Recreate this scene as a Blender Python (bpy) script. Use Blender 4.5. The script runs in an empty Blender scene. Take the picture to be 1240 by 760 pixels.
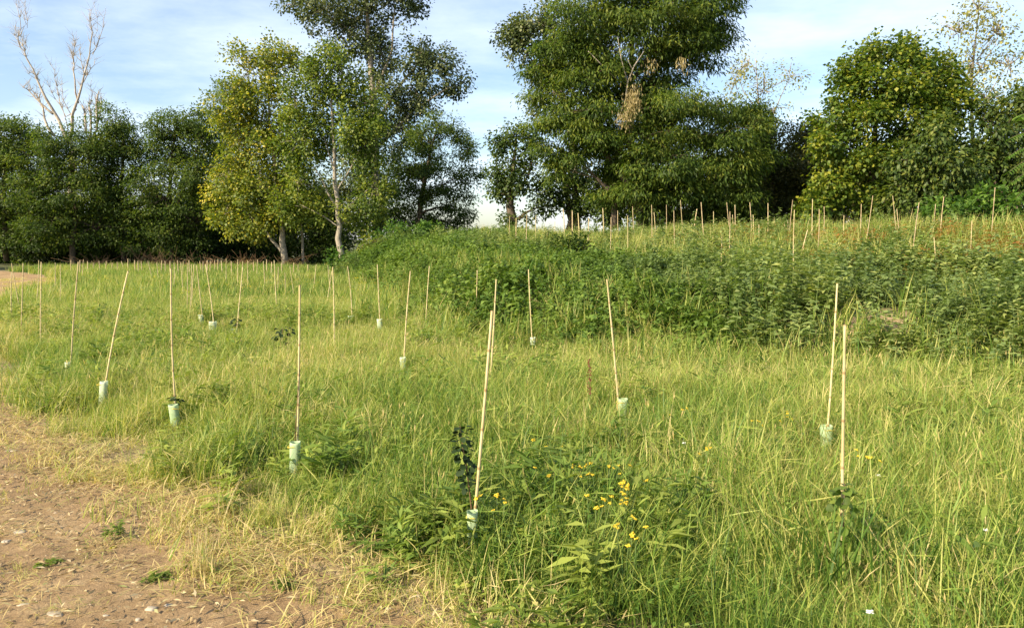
import bpy, math, random
import numpy as np
from mathutils import Vector
rng = np.random.default_rng(7); random.seed(7)
scn = bpy.context.scene
COL = scn.collection
R = math.radians

# ------------------------------------------------------------------ camera
F = 900.0; CU, CV, HOR = 620.0, 380.0, 290.0; EYE = 1.6
PITCH = math.atan((CV - HOR) / F)
cd = bpy.data.cameras.new('camera'); cam = bpy.data.objects.new('camera', cd); COL.objects.link(cam)
cam.location = (0, 0, EYE); cam.rotation_euler = (math.pi/2 - PITCH, 0, 0)
cd.sensor_width = 36; cd.lens = 36*F/1240; cd.clip_end = 3000; cd.clip_start = .05
scn.camera = cam
# ------------------------------------------------------------------ light and sky
SUN_EL = R(33); SUN_AZ = math.atan2(-.80, -.60)
sd = bpy.data.lights.new('sun', 'SUN'); sun = bpy.data.objects.new('sun', sd); COL.objects.link(sun)
sd.energy = 5.0; sd.angle = R(.5); sd.color = (1, .85, .60)
to_sun = Vector((math.sin(SUN_AZ)*math.cos(SUN_EL), math.cos(SUN_AZ)*math.cos(SUN_EL), math.sin(SUN_EL)))
sun.rotation_euler = to_sun.to_track_quat('Z', 'Y').to_euler(); sun.location = to_sun*60
w = bpy.data.worlds.new('World'); scn.world = w; w.use_nodes = True
nt = w.node_tree; nt.nodes.clear()
def N(nt, t, **k):
    n = nt.nodes.new(t)
    for a, b in k.items(): setattr(n, a, b)
    return n
out = N(nt, 'ShaderNodeOutputWorld'); bg = N(nt, 'ShaderNodeBackground'); bg.inputs['Strength'].default_value = .115
sky = N(nt, 'ShaderNodeTexSky', sky_type='NISHITA', sun_disc=False, sun_elevation=SUN_EL, sun_rotation=SUN_AZ, altitude=100, air_density=1.0, dust_density=1.2, ozone_density=1.5)
tc = N(nt, 'ShaderNodeTexCoord'); sep = N(nt, 'ShaderNodeSeparateXYZ'); nt.links.new(tc.outputs['Generated'], sep.inputs[0])
mz = N(nt, 'ShaderNodeMath', operation='MAXIMUM'); mz.inputs[1].default_value = .05; nt.links.new(sep.outputs[2], mz.inputs[0])
az_ = N(nt, 'ShaderNodeMath', operation='ADD'); az_.inputs[1].default_value = .12; nt.links.new(mz.outputs[0], az_.inputs[0])
dv = N(nt, 'ShaderNodeVectorMath', operation='DIVIDE'); cmb = N(nt, 'ShaderNodeCombineXYZ')
nt.links.new(tc.outputs['Generated'], dv.inputs[0])
for i in range(3): nt.links.new(az_.outputs[0], cmb.inputs[i])
nt.links.new(cmb.outputs[0], dv.inputs[1])
mp = N(nt, 'ShaderNodeMapping'); mp.inputs['Scale'].default_value = (.6, .7, 1); mp.inputs['Location'].default_value = (1.3, .4, 0); nt.links.new(dv.outputs[0], mp.inputs[0])
nz = N(nt, 'ShaderNodeTexNoise'); nz.inputs['Scale'].default_value = 1.7; nz.inputs['Detail'].default_value = 8; nz.inputs['Roughness'].default_value = .58
nt.links.new(mp.outputs[0], nz.inputs['Vector'])
cr = N(nt, 'ShaderNodeValToRGB'); cr.color_ramp.elements[0].position = .42; cr.color_ramp.elements[1].position = .74
cr.color_ramp.elements[0].color = (.04, .04, .04, 1); cr.color_ramp.elements[1].color = (.66, .66, .66, 1)
nt.links.new(nz.outputs['Fac'], cr.inputs[0])
mx = N(nt, 'ShaderNodeMix', data_type='RGBA'); mx.inputs[7].default_value = (6.2, 6.7, 7.6, 1)
nt.links.new(cr.outputs[0], mx.inputs[0]); nt.links.new(sky.outputs[0], mx.inputs[6]); nt.links.new(mx.outputs[2], bg.inputs[0]); nt.links.new(bg.outputs[0], out.inputs[0])
vs = scn.view_settings; vs.view_transform = 'Standard'; vs.look = 'None'; vs.exposure = 0.95; vs.gamma = 1
scn.cycles.max_bounces = 8; scn.cycles.transparent_max_bounces = 6; scn.cycles.use_denoising = True

# ------------------------------------------------------------------ pixel and terrain helpers
def ray(u, v):
    x, y = (u-CU)/F, (CV-v)/F; c, s = math.cos(PITCH), math.sin(PITCH)
    return np.array([x, c + y*s, -s + y*c])
def P(u, v, Y):
    d = ray(u, v); return np.array([0, 0, EYE]) + d*(Y/d[1])
FOOT = np.array([(-3, 48), (-7.5, 42), (-8.6, 37), (-7.6, 31), (-2.9, 18), (-1.1, 12.9), (.3, 10.7), (2.2, 9.6), (3.8, 8.6), (5.4, 7.9), (9, 6.5), (16, 4), (30, -1)], float)
EDGE = np.array([(3.0, 0.2), (.0, 2.4), (-.75, 3.0), (-1.42, 3.55), (-2.6, 4.7), (-4.1, 5.85), (-6.6, 8.6), (-10.2, 13.5), (-13.6, 19), (-15.0, 23.5), (-17.2, 28), (-22, 34), (-34, 44)], float)
def sdist(poly, x, y):
    x = np.asarray(x, float); y = np.asarray(y, float)
    best = np.full(x.shape, 1e9); sg = np.ones(x.shape)
    for a, b in zip(poly[:-1], poly[1:]):
        dx, dy = b-a; L = dx*dx+dy*dy
        t = np.clip(((x-a[0])*dx+(y-a[1])*dy)/L, 0, 1)
        d = np.hypot(x-a[0]-t*dx, y-a[1]-t*dy)
        s = np.where(dx*(y-a[1])-dy*(x-a[0]) > 0, 1.0, -1.0)
        m = d < best - 1e-9; sg = np.where(m, s, sg); best = np.where(m, d, best)
    return best*sg
def sm(t): t = np.clip(t, 0, 1); return t*t*(3-2*t)
def vnoise(x, y, seed=0):
    x = np.asarray(x, float); y = np.asarray(y, float)
    xi = np.floor(x).astype(np.int64); yi = np.floor(y).astype(np.int64); fx = sm(x-xi); fy = sm(y-yi)
    def h(a, b):
        n = (a*374761393 + b*668265263 + seed*1442695041) & 0x7fffffff
        n = ((n ^ (n >> 13))*1274126177) & 0x7fffffff
        return ((n ^ (n >> 16)) & 0xffff)/65535.0
    return (h(xi, yi)*(1-fx)+h(xi+1, yi)*fx)*(1-fy) + (h(xi, yi+1)*(1-fx)+h(xi+1, yi+1)*fx)*fy
def fbm(x, y, seed=0): return .55*vnoise(x, y, seed)+.3*vnoise(np.asarray(x)*2.1, np.asarray(y)*2.1, seed+5)+.15*vnoise(np.asarray(x)*4.3, np.asarray(y)*4.3, seed+9)
def mound_s(x, y): return sdist(FOOT, x, y)
def path_d(x, y): return -sdist(EDGE, x, y)     # positive on the meadow side
def terrain(x, y):
    x = np.asarray(x, float); y = np.asarray(y, float)
    s = mound_s(x, y)
    wd = 5.0 + 8.0*sm((x+2)/6)
    h = (.60+.35*(1-sm((x+2)/6)))*sm((s+.2)/2.1) + (1.0-.35*(1-sm((x+2)/6)))*sm((s-.8)/wd)
    h = h*(1-.75*sm((y-33)/12))
    h = h + .14*(fbm(x*.5, y*.5, 3)-.5)*sm(s/2)
    return h + .10*(fbm(x*.22, y*.22, 1)-.5)*sm((path_d(x, y)+.2)/2)
def G(u, v, zo=0., far=60.):
    d = ray(u, v); d = d/d[1]
    Y = np.arange(1.6, far, .03); z = EYE + d[2]*Y - terrain(d[0]*Y, Y) - zo
    k = np.nonzero(z <= 0)[0]
    return None if not len(k) else np.array([d[0]*Y[k[0]], Y[k[0]], z[k[0]] + float(terrain(d[0]*Y[k[0]], Y[k[0]])) + zo])

# ------------------------------------------------------------------ mesh helpers
def mesh_from(name, verts, faces4=None, faces3=None, mat=None, attrs=None, smooth=False):
    me = bpy.data.meshes.new(name); verts = np.asarray(verts, np.float32)
    f4 = np.zeros((0, 4), np.int32) if faces4 is None else np.asarray(faces4, np.int32).reshape(-1, 4)
    f3 = np.zeros((0, 3), np.int32) if faces3 is None else np.asarray(faces3, np.int32).reshape(-1, 3)
    me.vertices.add(len(verts)); me.vertices.foreach_set('co', verts.ravel())
    n = len(f4)*4 + len(f3)*3; me.loops.add(n); me.loops.foreach_set('vertex_index', np.concatenate([f4.ravel(), f3.ravel()]))
    me.polygons.add(len(f4)+len(f3))
    st = np.concatenate([np.arange(len(f4))*4, len(f4)*4 + np.arange(len(f3))*3]).astype(np.int32)
    me.polygons.foreach_set('loop_start', st)
    if smooth: me.polygons.foreach_set('use_smooth', np.ones(len(st), bool))
    me.update(calc_edges=True)
    for k, a in (attrs or {}).items():
        at = me.attributes.new(k, 'FLOAT', 'POINT'); at.data.foreach_set('value', np.asarray(a, np.float32))
    if mat: me.materials.append(mat)
    return me
class MB:
    """collects vertices and faces of one mesh"""
    def __init__(s): s.v = []; s.f4 = []; s.f3 = []; s.a = []; s.h = []; s.n = 0
    def add(s, v, f4=None, f3=None, rnd=.5, h=None):
        v = np.asarray(v, float); s.v.append(v)
        if f4 is not None and len(f4): s.f4.append(np.asarray(f4)+s.n)
        if f3 is not None and len(f3): s.f3.append(np.asarray(f3)+s.n)
        s.a.append(np.broadcast_to(np.asarray(rnd, float), (len(v),))); s.h.append(np.zeros(len(v)) if h is None else h)
        s.n += len(v)
    def tube(s, pts, rad, k=6, rnd=.5, cap=True):
        pts = np.asarray(pts, float); m = len(pts); rad = np.broadcast_to(np.asarray(rad, float), (m,))
        t = np.gradient(pts, axis=0); t /= np.linalg.norm(t, axis=1)[:, None]+1e-9
        ref = np.array([0, 1., 0]) if abs(t[0][2]) > .8 else np.array([0, 0, 1.])
        a = np.cross(t, ref); a /= np.linalg.norm(a, axis=1)[:, None]+1e-9; b = np.cross(t, a)
        th = np.arange(k)*2*math.pi/k
        v = pts[:, None]+rad[:, None, None]*(np.cos(th)[None, :, None]*a[:, None]+np.sin(th)[None, :, None]*b[:, None])
        i = np.arange(m-1)[:, None]*k; j = np.arange(k)[None]; j2 = (j+1) % k
        f4 = np.stack([i+j, i+j2, i+k+j2, i+k+j], -1).reshape(-1, 4)
        v = v.reshape(-1, 3); f3 = None
        if cap:
            v = np.vstack([v, pts[-1], pts[0]]); jj = np.arange(k); e = (m-1)*k
            f3 = np.vstack([np.stack([e+jj, e+(jj+1) % k, np.full(k, m*k)], -1), np.stack([(jj+1) % k, jj, np.full(k, m*k+1)], -1)])
        s.add(v, f4, f3, rnd)
    def leaves(s, c, d, nrm, L, W, rnd, fold=.12):
        """rhombic leaves, one quad each folded along the rib"""
        c = np.asarray(c); n = len(c); d = d/(np.linalg.norm(d, axis=1)[:, None]+1e-9)
        sd_ = np.cross(d, nrm); sd_ /= np.linalg.norm(sd_, axis=1)[:, None]+1e-9; up = np.cross(sd_, d)
        L = np.broadcast_to(L, (n,))[:, None]; W = np.broadcast_to(W, (n,))[:, None]
        q = np.stack([c, c+.45*L*d+.5*W*sd_+fold*W*up, c+L*d-.12*L*up, c+.45*L*d-.5*W*sd_+fold*W*up], 1).reshape(-1, 3)
        s.add(q, np.arange(n*4).reshape(-1, 4), rnd=np.repeat(rnd, 4), h=np.tile([0, .5, 1, .5], n))
    def blades(s, base, az, H, W, lean, curve, rnd, seg=3):
        """tapered bending grass blades"""
        n = len(base); t = np.linspace(0, 1, seg+1)
        dirx = np.stack([np.cos(az), np.sin(az), np.zeros(n)], 1); side = np.stack([-np.sin(az), np.cos(az), np.zeros(n)], 1)
        V = []
        for i, ti in enumerate(t):
            off = (lean*ti + curve*ti**2.2)*H; zz = H*(ti - .35*curve*ti**2.5)
            c = base + dirx*off[:, None] + np.array([0, 0, 1.])*zz[:, None]
            if i < seg:
                wd = (W*(1-.55*ti)*.5)[:, None]; V += [c-side*wd, c+side*wd]
            else: V.append(c)
        V = np.stack(V, 1); k = V.shape[1]; b = np.arange(n)[:, None]*k
        f4 = np.concatenate([b+np.array([[2*i, 2*i+1, 2*i+3, 2*i+2]]) for i in range(seg-1)], 0)
        f3 = b+np.array([[2*seg-2, 2*seg-1, 2*seg]])
        hh = np.concatenate([np.repeat(t[:-1], 2), [1.]])
        s.add(V.reshape(-1, 3), f4, f3, np.repeat(rnd, k), np.tile(hh, n))
    def mesh(s, name, mat=None, smooth=False):
        return mesh_from(name, np.concatenate(s.v), np.concatenate(s.f4) if s.f4 else None, np.concatenate(s.f3) if s.f3 else None, mat,
                         {'rnd': np.concatenate(s.a), 'hgt': np.concatenate(s.h)}, smooth)
def link(name, me, parent=None, loc=None):
    o = bpy.data.objects.new(name, me); COL.objects.link(o)
    if parent is not None: o.parent = parent
    if loc is not None: o.location = loc
    return o
def tag(o, label=None, cat=None, group=None, kind=None):
    for k, v in (('label', label), ('category', cat), ('group', group), ('kind', kind)):
        if v: o[k] = v
    return o
def thing(name, loc, label, cat, group=None): return tag(link(name, None, loc=[float(c) for c in loc]), label, cat, group)

# ------------------------------------------------------------------ materials
def ramp(nt, stops):
    c = N(nt, 'ShaderNodeValToRGB'); e = c.color_ramp.elements
    while len(e) < len(stops): e.new(.5)
    for x, (p, col) in zip(e, stops): x.position = p; x.color = (*col, 1)
    return c
def math_(nt, op, a, b, clamp=False):
    m = N(nt, 'ShaderNodeMath', operation=op, use_clamp=clamp)
    for i, q in enumerate((a, b)):
        if isinstance(q, (int, float)): m.inputs[i].default_value = q
        else: nt.links.new(q, m.inputs[i])
    return m.outputs[0]
def leaf_mat(name, stops, trans=.35, rough=.55, spec=.25, tip=.0, inst=False, spread=1.0, tintgain=1.0):
    m = bpy.data.materials.new(name); m.use_nodes = True; nt = m.node_tree; nt.nodes.clear()
    o = N(nt, 'ShaderNodeOutputMaterial'); a = N(nt, 'ShaderNodeAttribute', attribute_name='rnd'); h = N(nt, 'ShaderNodeAttribute', attribute_name='hgt')
    f = a.outputs['Fac']
    if inst:
        ti = N(nt, 'ShaderNodeAttribute', attribute_name='tint', attribute_type='INSTANCER')
        f = math_(nt, 'MULTIPLY', math_(nt, 'SUBTRACT', f, .5), spread)
        f = math_(nt, 'ADD', f, math_(nt, 'MULTIPLY', ti.outputs['Fac'], tintgain))
    f = math_(nt, 'ADD', f, math_(nt, 'MULTIPLY', h.outputs['Fac'], tip), True)
    c = ramp(nt, stops); nt.links.new(f, c.inputs[0])
    p = N(nt, 'ShaderNodeBsdfPrincipled'); p.inputs['Roughness'].default_value = rough; p.inputs['Specular IOR Level'].default_value = spec
    t = N(nt, 'ShaderNodeBsdfTranslucent'); mxs = N(nt, 'ShaderNodeMixShader'); mxs.inputs[0].default_value = trans
    g = N(nt, 'ShaderNodeMix', data_type='RGBA', blend_type='MULTIPLY'); g.inputs[0].default_value = 1; g.inputs[7].default_value = (1.5, 1.6, .7, 1)
    nt.links.new(c.outputs[0], p.inputs['Base Color']); nt.links.new(c.outputs[0], g.inputs[6]); nt.links.new(g.outputs[2], t.inputs[0])
    nt.links.new(p.outputs[0], mxs.inputs[1]); nt.links.new(t.outputs[0], mxs.inputs[2]); nt.links.new(mxs.outputs[0], o.inputs[0])
    return m
def solid_mat(name, c1, c2, scale=8, rough=.8, bump=.3, stretch=(1, 1, 1), detail=6, coords='Object', trans=0):
    m = bpy.data.materials.new(name); m.use_nodes = True; nt = m.node_tree; p = nt.nodes['Principled BSDF']
    tc = N(nt, 'ShaderNodeTexCoord'); mp = N(nt, 'ShaderNodeMapping'); mp.inputs['Scale'].default_value = stretch
    nz = N(nt, 'ShaderNodeTexNoise'); nz.inputs['Scale'].default_value = scale; nz.inputs['Detail'].default_value = detail
    nt.links.new(tc.outputs[coords], mp.inputs[0]); nt.links.new(mp.outputs[0], nz.inputs['Vector'])
    c = ramp(nt, [(.32, c1), (.68, c2)]); nt.links.new(nz.outputs['Fac'], c.inputs[0]); nt.links.new(c.outputs[0], p.inputs['Base Color'])
    p.inputs['Roughness'].default_value = rough; p.inputs['Specular IOR Level'].default_value = .25
    if bump:
        b = N(nt, 'ShaderNodeBump'); b.inputs['Strength'].default_value = bump; b.inputs['Distance'].default_value = .02
        nt.links.new(nz.outputs['Fac'], b.inputs['Height']); nt.links.new(b.outputs[0], p.inputs['Normal'])
    if trans:
        o = nt.nodes['Material Output']; t = N(nt, 'ShaderNodeBsdfTranslucent'); ms = N(nt, 'ShaderNodeMixShader'); ms.inputs[0].default_value = trans
        nt.links.new(c.outputs[0], t.inputs[0]); nt.links.new(p.outputs[0], ms.inputs[1]); nt.links.new(t.outputs[0], ms.inputs[2]); nt.links.new(ms.outputs[0], o.inputs[0])
    return m
GR = [(0, (.034, .078, .014)), (.18, (.092, .180, .028)), (.40, (.200, .290, .048)), (.62, (.370, .395, .095)), (.82, (.510, .450, .175)), (1, (.620, .490, .240))]
M_grass = leaf_mat('grass_blades', GR, trans=.35, rough=.5, spec=.3, tip=.16, inst=True, spread=.66)
M_weed = leaf_mat('weed_leaves', [(0, (.032, .066, .013)), (.35, (.082, .148, .026)), (.65, (.155, .232, .044)), (1, (.29, .34, .07))], trans=.3, inst=True, spread=.6, tip=.05)
M_grey = leaf_mat('mugwort_leaves', [(0, (.040, .074, .024)), (.4, (.108, .168, .052)), (.75, (.205, .270, .085)), (1, (.35, .38, .12))], trans=.3, inst=True, spread=.6, tip=.1)
M_rust = leaf_mat('rust_leaves', [(0, (.09, .13, .02)), (.45, (.24, .21, .045)), (.75, (.34, .20, .05)), (1, (.38, .15, .05))], trans=.35, inst=True, spread=.8)
M_yel = leaf_mat('yellow_petals', [(0, (.75, .52, .01)), (1, (.85, .66, .03))], trans=.3, inst=True, spread=.6)
M_robinia = leaf_mat('robinia_leaves', [(0, (.028, .055, .011)), (.5, (.080, .128, .024)), (1, (.180, .210, .036))], trans=.42)
M_robinia_big = leaf_mat('drooping_robinia_leaves', [(0, (.028, .056, .010)), (.5, (.085, .136, .019)), (1, (.200, .225, .032))], trans=.4)
M_yellowp = leaf_mat('yellowing_poplar_leaves', [(0, (.06, .100, .014)), (.45, (.160, .205, .028)), (.78, (.32, .310, .035)), (1, (.52, .43, .05))], trans=.4, spec=.4)
M_greenp = leaf_mat('poplar_leaves', [(0, (.048, .090, .014)), (.5, (.140, .195, .028)), (1, (.32, .33, .05))], trans=.4, spec=.4)
M_tallp = leaf_mat('grey_poplar_leaves', [(0, (.03, .050, .016)), (.5, (.07, .100, .030)), (1, (.19, .21, .075))], trans=.3, spec=.5)
M_bright = leaf_mat('bright_maple_leaves', [(0, (.035, .075, .010)), (.5, (.105, .165, .018)), (1, (.30, .30, .03))], trans=.42, spec=.4)
M_pale = leaf_mat('pale_birch_leaves', [(0, (.14, .16, .05)), (.5, (.30, .30, .11)), (1, (.50, .44, .16))], trans=.4)
M_brown = leaf_mat('dull_elm_leaves', [(0, (.035, .048, .012)), (.5, (.090, .100, .022)), (1, (.20, .165, .04))], trans=.3)
M_hazel = leaf_mat('hazel_leaves', [(0, (.030, .060, .012)), (.5, (.080, .125, .022)), (1, (.20, .22, .04))], trans=.38, spec=.4)
M_elder = leaf_mat('elder_leaves', [(0, (.035, .085, .012)), (.5, (.085, .165, .025)), (1, (.16, .25, .04))], trans=.38)
M_deadleaf = leaf_mat('dead_leaves', [(0, (.16, .12, .05)), (.5, (.33, .26, .12)), (1, (.50, .42, .22))], trans=.3)
M_brush = leaf_mat('dry_brush', [(0, (.10, .06, .03)), (.5, (.25, .16, .085)), (1, (.42, .30, .17))], trans=.2)
M_straw = leaf_mat('straw_blades', [(0, (.34, .26, .12)), (1, (.62, .52, .30))], trans=.3)
M_darksap = leaf_mat('dark_sapling_leaves', [(0, (.010, .024, .007)), (1, (.028, .052, .014))], trans=.12, spec=.2, rough=.7)
M_sap = leaf_mat('sapling_leaves', [(0, (.06, .095, .02)), (.6, (.15, .22, .04)), (1, (.27, .32, .06))], trans=.4)
M_bark = solid_mat('grey_brown_bark', (.055, .042, .030), (.16, .125, .09), 7, .9, .8, (4, 4, 1))
M_pbark = solid_mat('pale_poplar_bark', (.19, .165, .13), (.40, .35, .28), 6, .85, .6, (4, 4, 1.5))
M_dead = solid_mat('bleached_dead_wood', (.25, .20, .15), (.54, .49, .41), 3, .9, .5, (4, 4, 1))
M_cane = solid_mat('bamboo_cane', (.48, .39, .19), (.68, .58, .34), 14, .5, .2, (3, 3, .8))
M_cane2 = solid_mat('weathered_cane', (.46, .35, .20), (.66, .53, .33), 10, .7, .3, (3, 3, .8))
M_guard = solid_mat('pale_green_guard', (.44, .58, .34), (.58, .70, .45), 9, .45, .2, trans=.35)
M_guard_w = solid_mat('whitish_guard', (.56, .66, .48), (.72, .78, .62), 9, .45, .2, trans=.35)
M_tie = solid_mat('yellow_tie', (.55, .42, .05), (.7, .55, .1), 9, .5, 0)
M_stone = solid_mat('pale_limestone', (.30, .25, .18), (.48, .42, .33), 14, .9, .5)
M_stem = solid_mat('woody_stem', (.09, .05, .025), (.17, .11, .06), 20, .8, .3)
M_gstem = solid_mat('green_stem', (.07, .12, .03), (.14, .18, .05), 20, .7, .1)
M_dock = leaf_mat('dock_seed', [(0, (.10, .035, .018)), (1, (.24, .09, .05))], trans=.2)

def ringed(m):
    nt = m.node_tree; p = nt.nodes['Principled BSDF']; a = N(nt, 'ShaderNodeAttribute', attribute_name='rnd'); oi = N(nt, 'ShaderNodeObjectInfo')
    src = p.inputs['Base Color'].links[0].from_socket; x = N(nt, 'ShaderNodeMix', data_type='RGBA', blend_type='MULTIPLY'); x.inputs[7].default_value = (.45, .36, .28, 1)
    nt.links.new(a.outputs['Fac'], x.inputs[0]); nt.links.new(src, x.inputs[6])
    h = N(nt, 'ShaderNodeHueSaturation'); nt.links.new(x.outputs[2], h.inputs['Color']); nt.links.new(math_(nt, 'ADD', math_(nt, 'MULTIPLY', oi.outputs['Random'], .4), .8), h.inputs['Value']); nt.links.new(h.outputs[0], p.inputs['Base Color'])
ringed(M_cane); ringed(M_cane2)
# ------------------------------------------------------------------ ground
def ground_mat():
    m = bpy.data.materials.new('meadow_soil'); m.use_nodes = True; nt = m.node_tree; p = nt.nodes['Principled BSDF']
    g = N(nt, 'ShaderNodeNewGeometry'); a = N(nt, 'ShaderNodeAttribute', attribute_name='bare')
    n1 = N(nt, 'ShaderNodeTexNoise'); n1.inputs['Scale'].default_value = 1.3; n1.inputs['Detail'].default_value = 9; nt.links.new(g.outputs['Position'], n1.inputs['Vector'])
    n2 = N(nt, 'ShaderNodeTexNoise'); n2.inputs['Scale'].default_value = 22; n2.inputs['Detail'].default_value = 6; nt.links.new(g.outputs['Position'], n2.inputs['Vector'])
    c1 = ramp(nt, [(.3, (.055, .060, .018)), (.6, (.085, .095, .025)), (.75, (.13, .115, .045))]); nt.links.new(n1.outputs['Fac'], c1.inputs[0])
    c2 = ramp(nt, [(.3, (.23, .16, .09)), (.7, (.48, .35, .21))]); nt.links.new(n2.outputs['Fac'], c2.inputs[0])
    x = N(nt, 'ShaderNodeMix', data_type='RGBA'); nt.links.new(a.outputs['Fac'], x.inputs[0]); nt.links.new(c1.outputs[0], x.inputs[6]); nt.links.new(c2.outputs[0], x.inputs[7])
    nt.links.new(x.outputs[2], p.inputs['Base Color']); p.inputs['Roughness'].default_value = .95
    b = N(nt, 'ShaderNodeBump'); b.inputs['Strength'].default_value = .7; b.inputs['Distance'].default_value = .03
    nt.links.new(n2.outputs['Fac'], b.inputs['Height']); nt.links.new(b.outputs[0], p.inputs['Normal'])
    return m
BARE = [G(600, 306, .05), G(1062, 386, .05), G(1085, 376, .05), G(640, 300, .05), G(575, 312, .05)]
BARE_R = [.65, .42, .30, .35, .35]
def bare(x, y):
    b = np.zeros(np.shape(x))
    for c, r in zip(BARE, BARE_R):
        if c is not None:
            d = np.hypot((x-c[0])/1.6, y-c[1])/r + .7*(fbm(x*2.2, y*2.2, 21)-.5); b = np.maximum(b, sm(1.5-d))
    return b
gx = np.concatenate([[-2500, -900, -400, -200, -110, -70], np.arange(-48, 48.01, .4), [70, 110, 200, 400, 900, 2500]])
gy = np.concatenate([[-600, -200, -60, -20, -6], np.arange(-2, 52.01, .4), [60, 75, 100, 160, 300, 700, 2500]])
XX, YY = np.meshgrid(gx, gy); ZZ = terrain(XX, YY)
nx = len(gx); i, j = np.meshgrid(np.arange(len(gy)-1), np.arange(nx-1), indexing='ij'); b0 = (i*nx+j).ravel()
gm = mesh_from('ground', np.stack([XX.ravel(), YY.ravel(), ZZ.ravel()], 1), np.stack([b0, b0+1, b0+nx+1, b0+nx], 1), None, ground_mat(), {'bare': np.maximum(bare(XX, YY), 1-sm((path_d(XX, YY)-.1)/.9)).ravel()}, True)
tag(link('ground', gm), 'grassy ground of the meadow rising into the mound', kind='structure')

def path_mat():
    m = bpy.data.materials.new('dry_dirt'); m.use_nodes = True; nt = m.node_tree; p = nt.nodes['Principled BSDF']
    g = N(nt, 'ShaderNodeNewGeometry')
    def nz(s, d=8, r=.6):
        n = N(nt, 'ShaderNodeTexNoise'); n.inputs['Scale'].default_value = s; n.inputs['Detail'].default_value = d; n.inputs['Roughness'].default_value = r
        nt.links.new(g.outputs['Position'], n.inputs['Vector']); return n.outputs['Fac']
    a, b, c = nz(1.6), nz(14, 8, .7), nz(90, 6, .8)
    c1 = ramp(nt, [(.36, (.165, .108, .060)), (.5, (.33, .225, .122)), (.64, (.52, .385, .22))])
    nt.links.new(math_(nt, 'ADD', math_(nt, 'MULTIPLY', a, .34), math_(nt, 'ADD', math_(nt, 'MULTIPLY', b, .33), math_(nt, 'MULTIPLY', c, .33))), c1.inputs[0])
    c2 = ramp(nt, [(.60, (0, 0, 0)), (.72, (.6, .6, .6))]); nt.links.new(nz(3.1, 9, .7), c2.inputs[0])
    x = N(nt, 'ShaderNodeMix', data_type='RGBA'); x.inputs[7].default_value = (.12, .12, .045, 1)
    nt.links.new(c2.outputs[0], x.inputs[0]); nt.links.new(c1.outputs[0], x.inputs[6]); nt.links.new(x.outputs[2], p.inputs['Base Color'])
    p.inputs['Roughness'].default_value = .95; p.inputs['Specular IOR Level'].default_value = .1
    bm = N(nt, 'ShaderNodeBump'); bm.inputs['Strength'].default_value = .8; bm.inputs['Distance'].default_value = .022
    nt.links.new(math_(nt, 'ADD', b, math_(nt, 'MULTIPLY', c, .6)), bm.inputs['Height']); nt.links.new(bm.outputs[0], p.inputs['Normal'])
    return m
def polyline(poly, step):
    o = []
    for a, b in zip(poly[:-1], poly[1:]):
        n = max(1, int(np.hypot(*(b-a))/step)); o += [a+(b-a)*k/n for k in range(n)]
    return np.array(o+[poly[-1]])
pl = polyline(EDGE, .12)
for _ in range(6): pl[1:-1] = (pl[:-2]+2*pl[1:-1]+pl[2:])/4
tg = np.gradient(pl, axis=0); tg /= np.linalg.norm(tg, axis=1)[:, None]; nrm = np.stack([-tg[:, 1], tg[:, 0]], 1)
if float(path_d(*(pl[20]+nrm[20]*.5))) > 0: nrm = -nrm
offs = np.concatenate([np.arange(-.25, 2.6, .06), np.arange(2.6, 4.6, .25)])
wob = .35*(fbm(np.arange(len(pl))*.12, np.zeros(len(pl)), 40)-.5)
PV = pl[:, None]+nrm[:, None]*(offs[None, :, None]+wob[:, None, None]*np.clip(1-offs/2, 0, 1)[None, :, None])
px_, py_ = PV[..., 0], PV[..., 1]
pz = terrain(px_, py_)+.012+.035*(fbm(px_*3, py_*3, 11)-.4)*np.clip((offs+.25)/.5, 0, 1)[None]+.022*(fbm(px_*11, py_*11, 12)-.5)
k = len(offs); i, j = np.meshgrid(np.arange(len(pl)-1), np.arange(k-1), indexing='ij'); b0 = (i*k+j).ravel()
tag(link('dirt_path', mesh_from('dirt_path', np.stack([px_.ravel(), py_.ravel(), pz.ravel()], 1), np.stack([b0, b0+1, b0+k+1, b0+k], 1), None, path_mat(), None, True)), 'bare brown dirt path along the meadow', kind='structure')

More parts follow.
